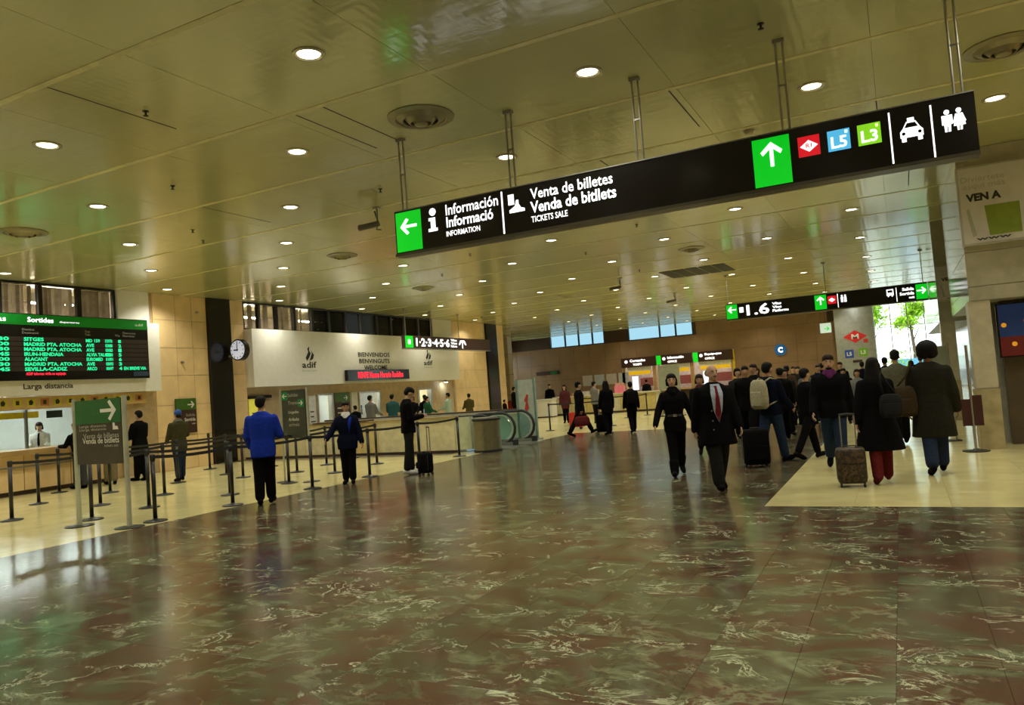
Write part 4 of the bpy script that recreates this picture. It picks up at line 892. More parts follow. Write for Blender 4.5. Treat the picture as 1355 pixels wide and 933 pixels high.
# ------------------------------------------------------------------ sign stands among the barriers
def sign_stand(x0, x1, y, z0, z1, lab, kind):
    t = thing('sign_stand', lab, 'sign', ((x0+x1)/2, y, 0))
    for x in (x0-.05, x1+.05):
        MB().cyl((x, y, .015), (x, y, z1+.03), .036 if kind == 1 else .02, n=12).build('pole', mat('pale_pole', (.50, .52, .40), .35, .3), t)
        MB().lathe([(.2 if kind == 1 else .17, 0), (.2 if kind == 1 else .17, .012), (.05, .022)], (x, y, 0), 20).build('base', BLKM, t)
    MB().box(x0, x1, y-.02, y+.02, z0, z1).build('board', DGREY if kind == 1 else mat('dim_grey_board', (.05, .058, .045), .3), t)
    yy = y-.021; w_ = x1-x0; h_ = z1-z0
    if kind == 1:
        flat('green_header', rect(0, w_, 0, h_*.37), (x0, yy, z1-h_*.37), EX, EZ, GREEN, t)
        flat('arrow', arrow(w_*.74, h_*.82, .36, 0), (x0, yy-.005, z0), EX, EZ, WPRINT, t)
        text('Larga distancia', (x0+.08, yy-.003, z0+h_*.56), EX, EZ, w_*.6, .05, GPRINT, t); text('Llarga dist\u00e0ncia', (x0+.08, yy-.003, z0+h_*.51), EX, EZ, w_*.6, .045, GPRINT, t)
        flat('ticket_symbol', [(0, 0), (.12, 0), (.1, .05), (.05, .05), (.04, .1), (0, .1)], (x0+w_*.82, yy, z0+h_*.52), EX, EZ, WPRINT, t)
        text('Venta de billetes', (x0+w_*.16, yy-.003, z0+h_*.40), EX, EZ, w_*.78, .075, GPRINT, t); text('Venda de bitllets', (x0+w_*.14, yy-.003, z0+h_*.32), EX, EZ, w_*.8, .085, WPRINT, t, .006); text('tickets sale', (x0+w_*.62, yy-.003, z0+h_*.26), EX, EZ, w_*.3, .04, GPRINT, t)
    else:
        for fx, fz, a in ((.14, .88, math.pi), (.84, .72, 0)):
            flat('green_block', rect(-.08, .08, -.08, .08), (x0+w_*fx, yy, z0+h_*fz), EX, EZ, mat('green_block_print', (.01, .22, .08), .4), t)
            flat('arrow', arrow(0, 0, .12, a), (x0+w_*fx, yy-.005, z0+h_*fz), EX, EZ, WPRINT, t)
        for s_, zz, m in (('Salidas', .86, GPRINT), ('Trenes', .7, GPRINT), ('Llegadas', .5, WPRINT), ('Arribades', .36, WPRINT), ('arrivals', .25, GPRINT)):
            text(s_, (x0+w_*.28, yy-.003, z0+h_*zz), EX, EZ, w_*.45, .07, m, t)
sign_stand(-11.09, -10.05, 7.2, .92, 1.87, 'green and dark grey sign stand with arrow at far left', 1)
sign_stand(-11.55, -10.93, 11.95, .9, 1.9, 'dark grey sign stand with two green arrows behind blue jacket man', 2)

# ------------------------------------------------------------------ escalator, its parapet, bin, totem
pp = thing('escalator_parapet', 'low cream and yellow panelled parapet around the escalator well', 'parapet', (-14.5, 17.45, 0))
PC = [mat('parapet_cream', (.66, .60, .38), .35), mat('parapet_yellow', (.66, .52, .22), .35)]
xs = [-18.5, -17.6, -16.9, -16.0, -15.1, -14.2, -13.3, -12.35, -12.05, -10.75]
for i, (a, c) in enumerate(zip(xs, xs[1:])): MB().box(a+.006, c-.006, 17.4, 17.55, .08, .94).build('panel', PC[i in (1, 5, 7)], pp)
MB().prism([(-10.74, 17.4, .08), (-10.34, 17.55, .08), (-10.34, 17.7, .08), (-10.74, 17.55, .08)], (0, 0, .86)).build('end_panel', mat('parapet_pale', (.56, .60, .42), .3), pp)
MB().box(-18.5, -10.75, 17.42, 17.55, 0, .08).build('plinth', DKWOOD, pp)
MB().box(-18.5, -10.72, 17.36, 17.6, .94, .985).build('cap', mat('parapet_cap', (.36, .27, .12), .3), pp)
MB().box(-15.6, -13.6, 17.3, 17.66, .985, 1.02).build('shelf', DKWOOD, pp)
MB().box(-18.5, -10.75, 21.2, 21.35, 0, .94).build('rear_panel', PC[0], pp); MB().box(-18.5, -10.72, 21.15, 21.4, .94, .985).build('rear_cap', DKWOOD, pp)
sbox('wall_well', mat('well_wall', (.3, .27, .2), .6), -18.5, -10.75, 17.56, 17.6, -3.2, -.02); sbox('wall_well', mat('well_wall', (.3, .27, .2)), -18.5, -10.75, 21.15, 21.19, -3.2, -.02); sbox('floor_well', mat('well_wall', (.3, .27, .2)), -18.5, -10.75, 17.6, 21.15, -3.3, -3.2)
es = thing('escalator', 'escalator with black handrail loops beside the parapet', 'escalator', (-10.2, 19.2, 0))
def handrail(y):
    pts = [(-16.5, y, -2.6), (-12.4, y, .35), (-11.6, y, .82), (-11.0, y, .93)]
    for a in range(80, -100, -20): pts.append((-10.32+.44*math.cos(R(a)), y, .5+.44*math.sin(R(a))))
    pts += [(-10.6, y, .08), (-11.2, y, .02)]
    MB().tube(pts, .042, 8).build('handrail', RUB, es, smooth=True)
    g = [(-10.37+.37*math.cos(R(a)), y-.008, .5+.37*math.sin(R(a))) for a in range(80, -100, -20)]
    MB().prism([(-15.8, y-.008, -2.7), (-12.2, y-.008, -.1), (-10.9, y-.008, .05)]+g[::-1]+[(-11.05, y-.008, .86), (-11.7, y-.008, .75), (-12.5, y-.008, .25), (-16.4, y-.008, -2.6)], (0, .016, 0)).build('glass_panel', glass_mat('escalator_glass', (.72, .85, .85), .3), es)
    MB().box(-12.2, -9.95, y-.09, y+.09, -.02, .1).build('skirt', STEEL, es)
    MB().box(-10.0, -9.84, y-.07, y+.07, .0, .16).build('inlet_box', RUB, es)
for y in (18.05, 19.25, 20.5): handrail(y)
for y0, y1 in ((18.15, 19.15), (19.35, 20.4)):
    MB().box(-10.7, -9.5, y0, y1, -.02, .012).build('comb_plate', STEEL, es)
    for k in range(11): MB().box(-11.1-.4*k, -10.7-.4*k, y0, y1, -.24-.23*max(0, k-1), -.02-.23*max(0, k-1)).build('step', GREYM, es)
MB().box(-10.62, -10.5, 17.72, 17.95, .02, .9).build('lit_end_panel', mat('blue_lit_glass', (.35, .55, .75), .2, emit=.35), es)
bn = thing('waste_bin', 'steel half round waste bin with dark rims beside the escalator', 'bin', (-9.85, 17.5, 0))
MB().lathe([(.36, .05), (.36, .84)], (-9.85, 17.55, 0), 28).build('drum', mat('bin_steel', (.30, .28, .19), .3, .75), bn, smooth=False)
MB().lathe([(.375, 0), (.375, .06)], (-9.85, 17.55, 0), 28).build('bottom_rim', RUB, bn); MB().lathe([(.375, .82), (.385, .87), (.34, .89)], (-9.85, 17.55, 0), 28).build('top_rim', RUB, bn); MB().lathe([(.3, .885), (.3, .90), (.2, .905)], (-9.85, 17.55, 0), 24).build('lid', STEEL, bn)
tt = thing('glass_totem', 'tall glass poster totem with red figure behind the escalator', 'totem', (-10.3, 20.95, 0))
MB().box(-10.54, -10.06, 20.92, 20.98, .08, 1.86).build('sheet', mat('totem_sheet', (.50, .56, .48), .25), tt)
for x in (-10.6, -10.0): MB().box(x-.03, x+.03, 20.91, 20.99, 0, 1.9).build('frame_post', mat('totem_green_glass', (.20, .30, .22), .15), tt)
MB().box(-10.7, -9.9, 20.75, 21.12, 0, .05).build('base', STEEL, tt)
flat('red_figure', [(-10.36, .95), (-10.3, 1.15), (-10.36, 1.22), (-10.26, 1.42), (-10.2, 1.38), (-10.24, 1.18), (-10.2, .98), (-10.28, .9)], (0, 20.918, 0), EX, EZ, mat('totem_red', (.55, .05, .04)), tt)

# ------------------------------------------------------------------ luggage
def suitcase(lab, x, y, rz, w_, d_, h_, m, handle=.45, trim=RUB, tilt=0, wheels=4):
    t = thing('suitcase', lab, 'suitcase', (x, y, 0), rz=rz); t.rotation_euler = (tilt, 0, rz)
    b = MB(); zs = [.05, .07, .12, .5*h_, h_-.06, h_-.015, h_]; fr = [.86, .95, 1, 1, 1, .95, .84]
    def rr(wd, dp, z, c=.28):
        o = []
        for k in range(20):
            a = 2*math.pi*k/20; ca, sa = math.cos(a), math.sin(a)
            o.append((math.copysign(abs(ca)**.35, ca)*wd/2, math.copysign(abs(sa)**.35, sa)*dp/2, z))
        return o
    b.loft([rr(w_*f, d_*f, z) for z, f in zip(zs, fr)]); b.build('shell', m, t, world=False, smooth=True)
    o = MB().loft([rr(w_*.72, .05, z) for z in (.14, .17, h_*.55, h_*.58)]).build('pocket', m, t, world=False); o.location = (0, -d_/2-.012, 0)
    MB().loft([rr(w_*1.012, .02, z) for z in (.1, h_-.04)]).build('zip_band', trim, t, world=False)
    for sx in (-1, 1):
        for sy in ((-1, 1) if wheels == 4 else (-1,)):
            MB().cyl((sx*w_*.38-.014, sy*d_*.36, .03), (sx*w_*.38+.014, sy*d_*.36, .03), .03, n=12).build('wheel', RUB, t, world=False)
        if handle: MB().cyl((sx*w_*.24, d_*.36, h_-.03), (sx*w_*.24, d_*.36, h_+handle), .009, n=8).build('handle_tube', STEEL, t, world=False)
    if handle: MB().tube([(-w_*.26, d_*.36, h_+handle), (0, d_*.36, h_+handle+.01), (w_*.26, d_*.36, h_+handle)], .014, 8).build('handle_grip', RUB, t, world=False)
    MB().tube([(-.08, 0, h_-.01), (-.07, 0, h_+.025), (.07, 0, h_+.025), (.08, 0, h_-.01)], .01, 6).build('top_handle', RUB, t, world=False)
    return t
def leopard():
    m = bpy.data.materials.new('leopard_print'); m.use_nodes = True; nt = m.node_tree; N = nt.nodes; b = N['Principled BSDF']
    tc = N.new('ShaderNodeTexCoord'); v = N.new('ShaderNodeTexVoronoi'); v.inputs['Scale'].default_value = 26; nt.links.new(tc.outputs['Object'], v.inputs['Vector'])
    r = N.new('ShaderNodeValToRGB'); e = r.color_ramp.elements; e[0].position = .2; e[0].color = (.055, .03, .012, 1); e[1].position = .62; e[1].color = (.075, .042, .016, 1)
    x = e.new(.36); x.color = (.007, .005, .003, 1); x = e.new(.46); x.color = (.01, .006, .004, 1)
    nt.links.new(v.outputs['Distance'], r.inputs[0]); nt.links.new(r.outputs[0], b.inputs['Base Color']); b.inputs['Roughness'].default_value = .5; return m

# ------------------------------------------------------------------ people
SKIN = {'light': mat('skin_light', (.50, .30, .19), .5, noise=.06), 'mid': mat('skin_mid', (.40, .22, .13), .5, noise=.06), 'pale': mat('skin_pale', (.58, .38, .27), .5, noise=.06)}
EYEW, EYEB = mat('eye_white', (.7, .68, .62), .3, noise=0), mat('eye_dark', (.02, .012, .008), .2, noise=0)
LIPS = mat('lips', (.36, .11, .09), .45, noise=0)
HAIRC = {'black': mat('hair_black', (.005, .004, .0035), .6, noise=.3, nscale=60, bump=.5, bscale=80, spec=.15), 'brown': mat('hair_brown', (.022, .011, .006), .6, noise=.3, nscale=60, bump=.5, bscale=80, spec=.15),
         'grey': mat('hair_grey', (.13, .11, .09), .5, noise=.3, nscale=60), 'blond': mat('hair_blond', (.24, .13, .045), .5, noise=.3, nscale=60), 'beanie': mat('blue_knit', (.015, .07, .34), .8, noise=.2, nscale=60)}
JOBS = []
def job(mb, voxel, mats, name, parent, smooth_it=3, extras=None, final=None):
    me = bpy.data.meshes.new('tmp'); me.from_pydata(mb.v, [], mb.f); me.update()
    o = bpy.data.objects.new('tmp', me); COL.objects.link(o)
    r = o.modifiers.new('r', 'REMESH'); r.mode = 'VOXEL'; r.voxel_size = voxel; r.use_smooth_shade = True
    s_ = o.modifiers.new('s', 'SMOOTH'); s_.factor = .5; s_.iterations = smooth_it
    JOBS.append((o, mats, name, parent, extras, final))

def rotx(p, piv, a):
    y, z = p[1]-piv[1], p[2]-piv[2]; c, s_ = math.cos(a), math.sin(a)
    return Vector((p[0], piv[1]+y*c+z*s_, piv[2]-y*s_+z*c))   # a>0 leans forward (+y)
def rotz(p, piv, a):
    x, y = p[0]-piv[0], p[1]-piv[1]; c, s_ = math.cos(a), math.sin(a)
    return Vector((piv[0]+x*c-y*s_, piv[1]+x*s_+y*c, p[2]))

def person(label, x, y, rel=180, h=1.72, legs=((4, 0), (-3, 3)), arms=((5, 8, 12, 0), (5, 8, 12, 0)), lean=0, nod=0, turn=0, top='black', hem=.78, flare=1.0, trousers='black', shoes='black', shoe_h=0.,
           hair=('short', 'black'), skin='light', fem=False, bulk=1.12, q=1, group=None, scarf=None, extra=None, z=0., phi=None, skirt=None):
    """a standing or walking figure; rel 0 = back to the camera, 180 = facing it, +90 = facing picture left"""
    s = h/1.75
    P = MB; vox = {1: .0115, 2: .017, 3: .024}[q]; vc = {1: .017, 2: .024, 3: .03}[q]
    sw = .160 if fem else .182
    hipz = .93; legsP = []
    low = 9
    for side, (a, b) in zip((-1, 1), legs):
        a, b = R(a), R(b)
        hp = Vector((side*(.085 if not fem else .088), 0, hipz))
        kn = hp+Vector((side*-.008, .44*math.sin(a), -.44*math.cos(a)))
        an = kn+Vector((0, .41*math.sin(a-b), -.41*math.cos(a-b)))
        f = (a-b)*.75                              # the foot follows the shank
        fd = Vector((side*.12, math.cos(f), math.sin(f))).normalized(); fdn = Vector((0, math.sin(f), -math.cos(f)))
        heel = an-fd*.045+fdn*.05; ball = an+fd*.125+fdn*.058; toe = an+fd*.19+fdn*.06
        low = min(low, heel.z-.035, toe.z-.022)
        legsP.append([hp, kn, an, heel, ball, toe])
    dz = -low-.006
    for l in legsP:
        for p in l: p.z += dz
    oz = Vector((0, 0, dz)); piv = Vector((0, 0, .95+dz)); la = R(lean)
    T = lambda p: rotx(Vector(p)+oz, piv, la)
    npv = Vector((0, .0, 1.52))
    Hd = lambda p: T(rotx(rotz(Vector(p), npv, R(turn)), npv, R(nod)))
    # arms
    armP = []
    for side, (sg, ou, el, inw) in zip((-1, 1), arms):
        sh = T((side*sw*(1+(bulk-1)*.45), -.005, 1.40-.05*(bulk-1))); sg, ou, el = R(sg), R(ou), R(el)
        d1 = Vector((side*math.sin(ou), math.sin(sg)*math.cos(ou), -math.cos(sg)*math.cos(ou)))
        d2 = Vector((side*math.sin(ou)*.8-side*inw, math.sin(sg+el)*math.cos(ou), -math.cos(sg+el)*math.cos(ou))).normalized()
        eb = sh+d1*.285; wr = eb+d2*.25
        armP.append((sh, eb, wr, d2, side))
    prof = [(hem, .165*flare, .13*flare, 0), (min(hem+.12, .9), .17*(flare*.6+.4), .13*(flare*.6+.4), 0), (.93, .172 if not fem else .178, .13, 0), (1.06, .152 if not fem else .135, .115, .0), (1.2, .168 if not fem else .15, .125, .005), (1.32, .182 if not fem else .163, .128, .005), (1.41, .178 if not fem else .158, .108, -.005), (1.452, .135, .088, -.005), (1.5, .076, .066, 0)]
    prof = [(a, b*bulk, c*bulk, d) for a, b, c, d in prof]
    def ring(zz, wd, dp, yc, f=T, n=18, e=.75):
        o = []
        for k in range(n):
            t = 2*math.pi*k/n; c, s_ = math.cos(t), math.sin(t)
            o.append(f((math.copysign(abs(c)**e, c)*wd, math.copysign(abs(s_)**e, s_)*dp+yc, zz)))
        return o
    def front(xx, zz, off=.012):          # a point on the chest surface
        for (z0, w0, d0, y0), (z1, w1, d1, y1) in zip(prof, prof[1:]):
            if z0 <= zz <= z1:
                t = (zz-z0)/(z1-z0); wd, dp, yc = w0+(w1-w0)*t, d0+(d1-d0)*t, y0+(y1-y0)*t
                c = min(.98, abs(xx)/wd); return T((xx, yc+dp*max(.05, 1-c**2.6)**.42+off, zz))
        return T((xx, .07+off, zz))
    sc = lambda mb: setattr(mb, 'v', [(p[0]*s, p[1]*s, p[2]*s) for p in mb.v]) or mb
    # --- body: one continuous surface
    B = P()
    B.loft([ring(a, b*.84, c*.82, d) for a, b, c, d in [(.86, .15, .115, 0)]+prof[2:]])
    for l in legsP:
        B.capsule(l[0], l[1], .078, .052).capsule(l[1], l[2], .05, .034).capsule(l[3]+Vector((0, 0, .01)), l[4]+Vector((0, 0, .012)), .026, .024)
    for sh, eb, wr, d2, side in armP:
        B.capsule(sh, eb, .048, .036).capsule(eb, wr, .036, .025)
    B.capsule(T((0, -.005, 1.45)), Hd((0, .005, 1.55)), .056, .052)
    B.ell((0, .004, 1.662), (.075, .094, .094), Hd).ell((0, .034, 1.60), (.058, .066, .072), Hd).ell((0, .062, 1.555), (.032, .032, .026), Hd)
    B.ell((0, .105, 1.612), (.013, .02, .014), Hd, 8, 6).ell((0, .098, 1.632), (.01, .014, .024), Hd, 8, 6)
    for sx in (-1, 1):
        B.ell((sx*.078, .0, 1.625), (.01, .02, .032), Hd, 8, 6)
    ex = []
    SK = SKIN[skin]
    # hands: palm in the remeshed surface, fingers rooted in it
    fing = P()
    for sh, eb, wr, d2, side in armP:
        n = Vector((-side, 0, 0)); n = (n-d2*n.dot(d2)).normalized(); sd = d2.cross(n)*(-side)
        if sd.y < 0: sd = -sd
        pc = wr+d2*.05
        for oo in (-.022, 0, .022): B.capsule(wr+sd*oo*.5, wr+d2*.085+sd*oo, .017, .013, 8)
        for i, (oo, ln) in enumerate(((.03, .068), (.011, .076), (-.009, .070), (-.028, .055))):
            r0 = wr+d2*.082+sd*oo; k1 = r0+(d2*.92+n*.38).normalized()*ln*.5; k2 = k1+(d2*.6+n*.8).normalized()*ln*.5
            fing.capsule(r0, k1, .0092, .0085, 6).capsule(k1, k2, .0085, .007, 6)
        th = wr+d2*.03+sd*.026; t1 = th+(d2*.6+sd*.75+n*.2).normalized()*.042; t2 = t1+(d2*.85+sd*.25+n*.45).normalized()*.03
        fing.capsule(th, t1, .0115, .010, 6).capsule(t1, t2, .0098, .008, 6)
    ex.append((sc(fing), 0))
    if q < 3:
        e1, e2, lp, br = P(), P(), P(), P()
        for sx in (-1, 1):
            e1.ell((sx*.031, .081, 1.643), (.014, .009, .0075), Hd, 8, 6); e2.ell((sx*.031, .087, 1.643), (.007, .005, .0068), Hd, 8, 6)
            br.tube([Hd((sx*.015, .093, 1.664)), Hd((sx*.033, .091, 1.669)), Hd((sx*.05, .079, 1.663))], [.004, .005, .003], 6)
        lp.tube([Hd((-.023, .086, 1.580)), Hd((-.008, .097, 1.583)), Hd((.008, .097, 1.583)), Hd((.023, .086, 1.580))], [.004, .007, .007, .004], 6)
        ex += [(sc(e1), 1), (sc(e2), 2), (sc(lp), 3), (sc(br), 4)]
    hc = HAIRC[hair[1]]
    view = math.degrees(math.atan2(-x, y)); ph = R(view+rel) if phi is None else R(phi)
    pid = len(PEOPLE)
    PEOPLE.append(dict(label=label, loc=(x, y, z), rot=ph, group=group, obj=None))
    job(sc(B), vox*s, [SK, EYEW, EYEB, LIPS, HAIRC['black'] if hair[1] in ('beanie', 'grey') else hc], 'person', pid, 2, ex)
    # --- hair
    Hh = P(); st = hair[0]
    if st in ('short', 'long', 'bun', 'bob'):
        Hh.ell((0, -.004, 1.702), (.086, .104, .072), Hd).ell((0, -.03, 1.672), (.086, .082, .08), Hd).ell((0, -.045, 1.645), (.08, .065, .075), Hd)
        if st == 'long':
            Hh.loft([ring(zz, wd, dp, yc, Hd) for zz, wd, dp, yc in ((1.36, .085, .03, -.10), (1.45, .105, .045, -.085), (1.56, .1, .055, -.06), (1.66, .088, .06, -.04))])
            for sx in (-1, 1): Hh.capsule(Hd((sx*.078, .005, 1.66)), Hd((sx*.092, .01, 1.45)), .026, .022)
        if st == 'bob':
            for sx in (-1, 1): Hh.capsule(Hd((sx*.075, .0, 1.66)), Hd((sx*.082, .005, 1.57)), .028, .022)
            Hh.ell((0, -.06, 1.6), (.085, .05, .07), Hd)
        if st == 'bun': Hh.ell((0, -.12, 1.67), (.045, .04, .045), Hd)
    elif st == 'afro': Hh.ell((0, -.03, 1.69), (.135, .125, .125), Hd).ell((.05, -.05, 1.63), (.085, .08, .08), Hd).ell((-.05, -.05, 1.63), (.085, .08, .08), Hd)
    elif st == 'beanie': Hh.ell((0, -.012, 1.69), (.086, .1, .088), Hd).loft([ring(zz, .088, .104, -.008, Hd) for zz in (1.655, 1.66, 1.70)])
    elif st == 'fringe':
        for sx in (-1, 1): Hh.ell((sx*.068, -.025, 1.64), (.018, .05, .045), Hd)
        Hh.ell((0, -.08, 1.635), (.065, .022, .05), Hd)
    job(sc(Hh), max(.010, vox)*s, [hc], 'hair' if st != 'beanie' else 'beanie', pid, 2)
    if st == 'beanie':
        hb = P(); hb.ell((0, -.05, 1.61), (.074, .05, .05), Hd); job(sc(hb), .014, [HAIRC['black']], 'hair', pid, 2)
    # --- garments
    J = P()
    if hem < .9 and flare > 1.02:
        low_r = [(hem, .19*flare*bulk, .15*flare*bulk, .01), (hem+(.93-hem)*.5, .182*(1+(flare-1)*.6)*bulk, .142*(1+(flare-1)*.6)*bulk, .005)]
        J.loft([ring(*r_) for r_ in low_r+prof[2:]])
    else:
        J.loft([ring(*r_) for r_ in prof if r_[0] <= hem+.001 or r_[0] > hem+.1 or r_[0] >= .93])
    for sh, eb, wr, d2, side in armP:
        J.capsule(sh, eb, .058*bulk, .059*bulk).capsule(eb, wr-d2*.0, .060*bulk, .046*bulk)
    J.loft([ring(zz, wd, dp, -.004) for zz, wd, dp in ((1.44, .10, .08), (1.49, .074, .068), (1.515, .072, .066))])
    job(sc(J), vc*s, [cloth(top, TOPS[top])], 'coat' if hem < .7 else 'jacket', pid, 3)
    Tr = P()
    Tr.ell((0, 0, .92+dz), (.165*(1+(bulk-1)*.6), .128*(1+(bulk-1)*.6), .13)); tw = (1. if not fem else .92)*(1+(bulk-1)*.75)
    for l in legsP: Tr.capsule(l[0], l[1], .098*tw, .080*tw).capsule(l[1], l[2]+(l[1]-l[2])*(.11 if not shoe_h else shoe_h*.95), .079*tw, .070*tw)
    job(sc(Tr), vc*s, [cloth(trousers, TOPS[trousers])], 'trousers', pid, 3)
    if skirt:
        Sk = P(); Sk.loft([ring(zz, wd, dp, 0) for zz, wd, dp in ((skirt, .2, .17), (.8, .185, .15), (1.0, .145, .115))]); job(sc(Sk), vc*s, [cloth(top, TOPS[top])], 'skirt', pid, 2)
    for l in legsP:
        F = P(); F.capsule(l[3]+Vector((0, 0, .015)), l[4]+Vector((0, 0, .016)), .044, .05).capsule(l[4]+Vector((0, 0, .012)), l[5]+Vector((0, 0, .012)), .05, .038).capsule(l[2], l[3], .043, .036)
        if shoe_h: F.capsule(l[2]+(l[1]-l[2])*shoe_h, l[2], .086, .074)
        job(sc(F), .013 if q == 1 else .02, [cloth('shoe_'+shoes, TOPS[shoes])], 'boot' if shoe_h else 'shoe', pid, 2)
    if scarf:
        K = P(); K.loft([ring(zz, wd, dp, yc) for zz, wd, dp, yc in ((1.43, .11, .095, .015), (1.47, .115, .10, .015), (1.52, .085, .085, .01), (1.54, .07, .072, .01))]).ell((0, .1, 1.42), (.06, .035, .06), T)
        job(sc(K), .014, [cloth('scarf_'+scarf, TOPS[scarf])], 'scarf', pid, 2)
    # flat garment details follow the chest
    def patch(name, pts, m, off=.014):
        zs = [p[1] for p in pts]; z0, z1 = min(zs)+1e-4, max(zs)-1e-4; nr = max(2, int((z1-z0)/.03)+1); nc = 5; g = []
        for r_ in range(nr+1):
            zz = z0+(z1-z0)*r_/nr; cr = []
            for (ax, az), (bx, bz) in zip(pts, pts[1:]+pts[:1]):
                if (az-zz)*(bz-zz) <= 0 and az != bz: cr.append(ax+(bx-ax)*(zz-az)/(bz-az))
            a, c = (min(cr), max(cr)) if cr else (pts[0][0], pts[0][0])
            g.append([front(a+(c-a)*k/nc, zz, off)*s for k in range(nc+1)])
        b = P(); n = nc+1
        for dy in (0, -.012): b.v += [tuple(p+Vector((0, dy, 0))) for r_ in g for p in r_]
        N2 = (nr+1)*n
        for r_ in range(nr):
            for k in range(nc):
                q_ = r_*n+k; b.f += [(q_, q_+1, q_+n+1, q_+n), (N2+q_, N2+q_+n, N2+q_+n+1, N2+q_+1)]
            b.f += [(r_*n, r_*n+n, N2+r_*n+n, N2+r_*n), (r_*n+nc, N2+r_*n+nc, N2+r_*n+n+nc, r_*n+n+nc)]
        PEOPLE[pid].setdefault('parts', []).append((name, b, m))
    if extra: extra(patch, T, s, armP, Hd, P, pid)
    PEOPLE[pid]['hands'] = [((a[2]+a[3]*.1)*s) for a in armP]
    return pid
PEOPLE = []
TOPS = dict(black=(.0035, .0035, .004), navy=(.004, .006, .018), royal=(.012, .035, .34), darkgrey=(.016, .016, .014), coatgrey=(.018, .017, .012), jeans=(.018, .032, .066), darkjeans=(.018, .028, .06), greyjeans=(.05, .055, .06),
            white=(.62, .62, .58), olive=(.055, .05, .022), oliveg=(.10, .10, .065), khaki=(.20, .16, .09), grey=(.17, .17, .165), teal=(.03, .10, .11), green=(.02, .09, .045), mint=(.36, .46, .38), brown=(.07, .04, .022),
            tan=(.22, .17, .09), purple=(.10, .02, .09), maroon=(.10, .012, .012), pattern=(.11, .11, .10), yellowblack=(.07, .06, .02), whiteshirt=(.66, .64, .60), darkred=(.08, .02, .025))
walkA = ((24, 8), (-16, 14)); walkB = ((-16, 14), (24, 8)); stand = ((3, 0), (-3, 3))
swA = ((-18, 7, 8, 0), (18, 7, 18, 0)); swB = ((18, 7, 18, 0), (-18, 7, 8, 0))

# 1 blue jacket
person('man in royal blue jacket and black trousers seen from behind', -9.37, 9.2, -8, 1.74, ((-4, 4), (8, 2)), ((10, 10, 35, .2), (8, 14, 75, .25)), top='royal', hem=.76, trousers='black', hair=('short', 'black'), bulk=1.2, turn=-12)
# 2 woman in navy with white scarf
def x2(patch, T, s, armP, Hd, P, pid):
    patch('collar', [(-.14, 1.43), (-.09, 1.44), (-.05, 1.28), (-.075, 1.1), (-.11, 1.28)], cloth('royal', TOPS['royal']))
person('woman in navy uniform with white neck scarf resting a hand on a barrier', -9.62, 11.62, 172, 1.56, ((4, 2), (-2, 3)), ((4, 16, 10, 0), (24, 26, 22, 0)), top='navy', hem=.74, bulk=1.28, trousers='black', hair=('bun', 'black'), skin='mid', fem=True, scarf='white', extra=x2, turn=18)
# 3 man with phone
phone = []
def x3(patch, T, s, armP, Hd, P, pid): phone.append((pid,))
person('man in black sweater looking down at his phone beside a black suitcase', -9.08, 12.9, -78, 1.77, ((3, 2), (-4, 5)), ((6, 4, 92, .3), (6, 4, 92, .3)), nod=30, top='black', hem=.82, trousers='darkgrey', shoes='white', hair=('short', 'black'))
# 4 blue beanie
person('man in blue beanie and dark olive jacket queuing between barriers', -15.3, 12.4, 20, 1.66, ((-3, 3), (8, 2)), ((14, 8, 40, .2), (20, 10, 60, .2)), top='olive', hem=.76, bulk=1.1, trousers='darkjeans', hair=('beanie', 'beanie'), scarf='grey', q=2)
# 5-8 ticket office
person('clerk in white shirt and dark tie behind the left ticket window', -19.55, 11.7, 165, 1.62, arms=((25, 6, 60, .2), (25, 6, 60, .2)), top='whiteshirt', hem=.9, trousers='black', hair=('bob', 'brown'), skin='pale', q=2, nod=15,
       extra=lambda patch, T, s, a, Hd, P, pid: patch('tie', [(-.02, 1.46), (.02, 1.46), (.03, 1.15), (0, 1.08), (-.03, 1.15)], cloth('navy', TOPS['navy'])))
person('customer in black jacket and jeans leaning at the left ticket counter', -17.3, 11.25, 35, 1.55, arms=((30, 8, 60, .15), (30, 8, 60, .15)), lean=10, top='black', hem=.84, trousers='greyjeans', hair=('short', 'blond'), q=2)
person('person in long black coat just right of the left sign stand', -16.9, 12.55, 40, 1.72, arms=((15, 8, 45, .2), (15, 8, 45, .2)), top='black', hem=.62, flare=1.05, trousers='black', hair=('short', 'black'), q=2)
person('person in khaki trousers mostly hidden behind the left sign stand', -17.2, 11.95, 10, 1.66, top='darkgrey', hem=.8, trousers='khaki', hair=('short', 'brown'), q=2)
# 9 bald man
def x9(patch, T, s, armP, Hd, P, pid):
    patch('shirt', [(-.06, 1.485), (.06, 1.485), (.085, 1.36), (.06, 1.12), (0, .96), (-.06, 1.12), (-.085, 1.36)], cloth('paleblue', (.40, .46, .58)))
    patch('tie', [(-.02, 1.46), (.02, 1.46), (.014, 1.42), (.04, 1.08), (0, .97), (-.04, 1.08), (-.014, 1.42)], cloth('tie', (.16, .015, .025)), .022)
    for zz in (1.12, .98, .86): patch('button', [(.085+.012*math.cos(a), zz+.012*math.sin(a)) for a in np.linspace(0, 6.0, 8)], mat('button_metal', (.3, .28, .22), .3, .7), .016)
    b = P().tube([Hd((-.035, .088, 1.592)), Hd((0, .106, 1.598)), Hd((.035, .088, 1.592))], [.005, .009, .005], 6); b.v = [(p[0]*s, p[1]*s, p[2]*s) for p in b.v]
    PEOPLE[pid].setdefault('parts', []).append(('moustache', b, HAIRC['grey']))
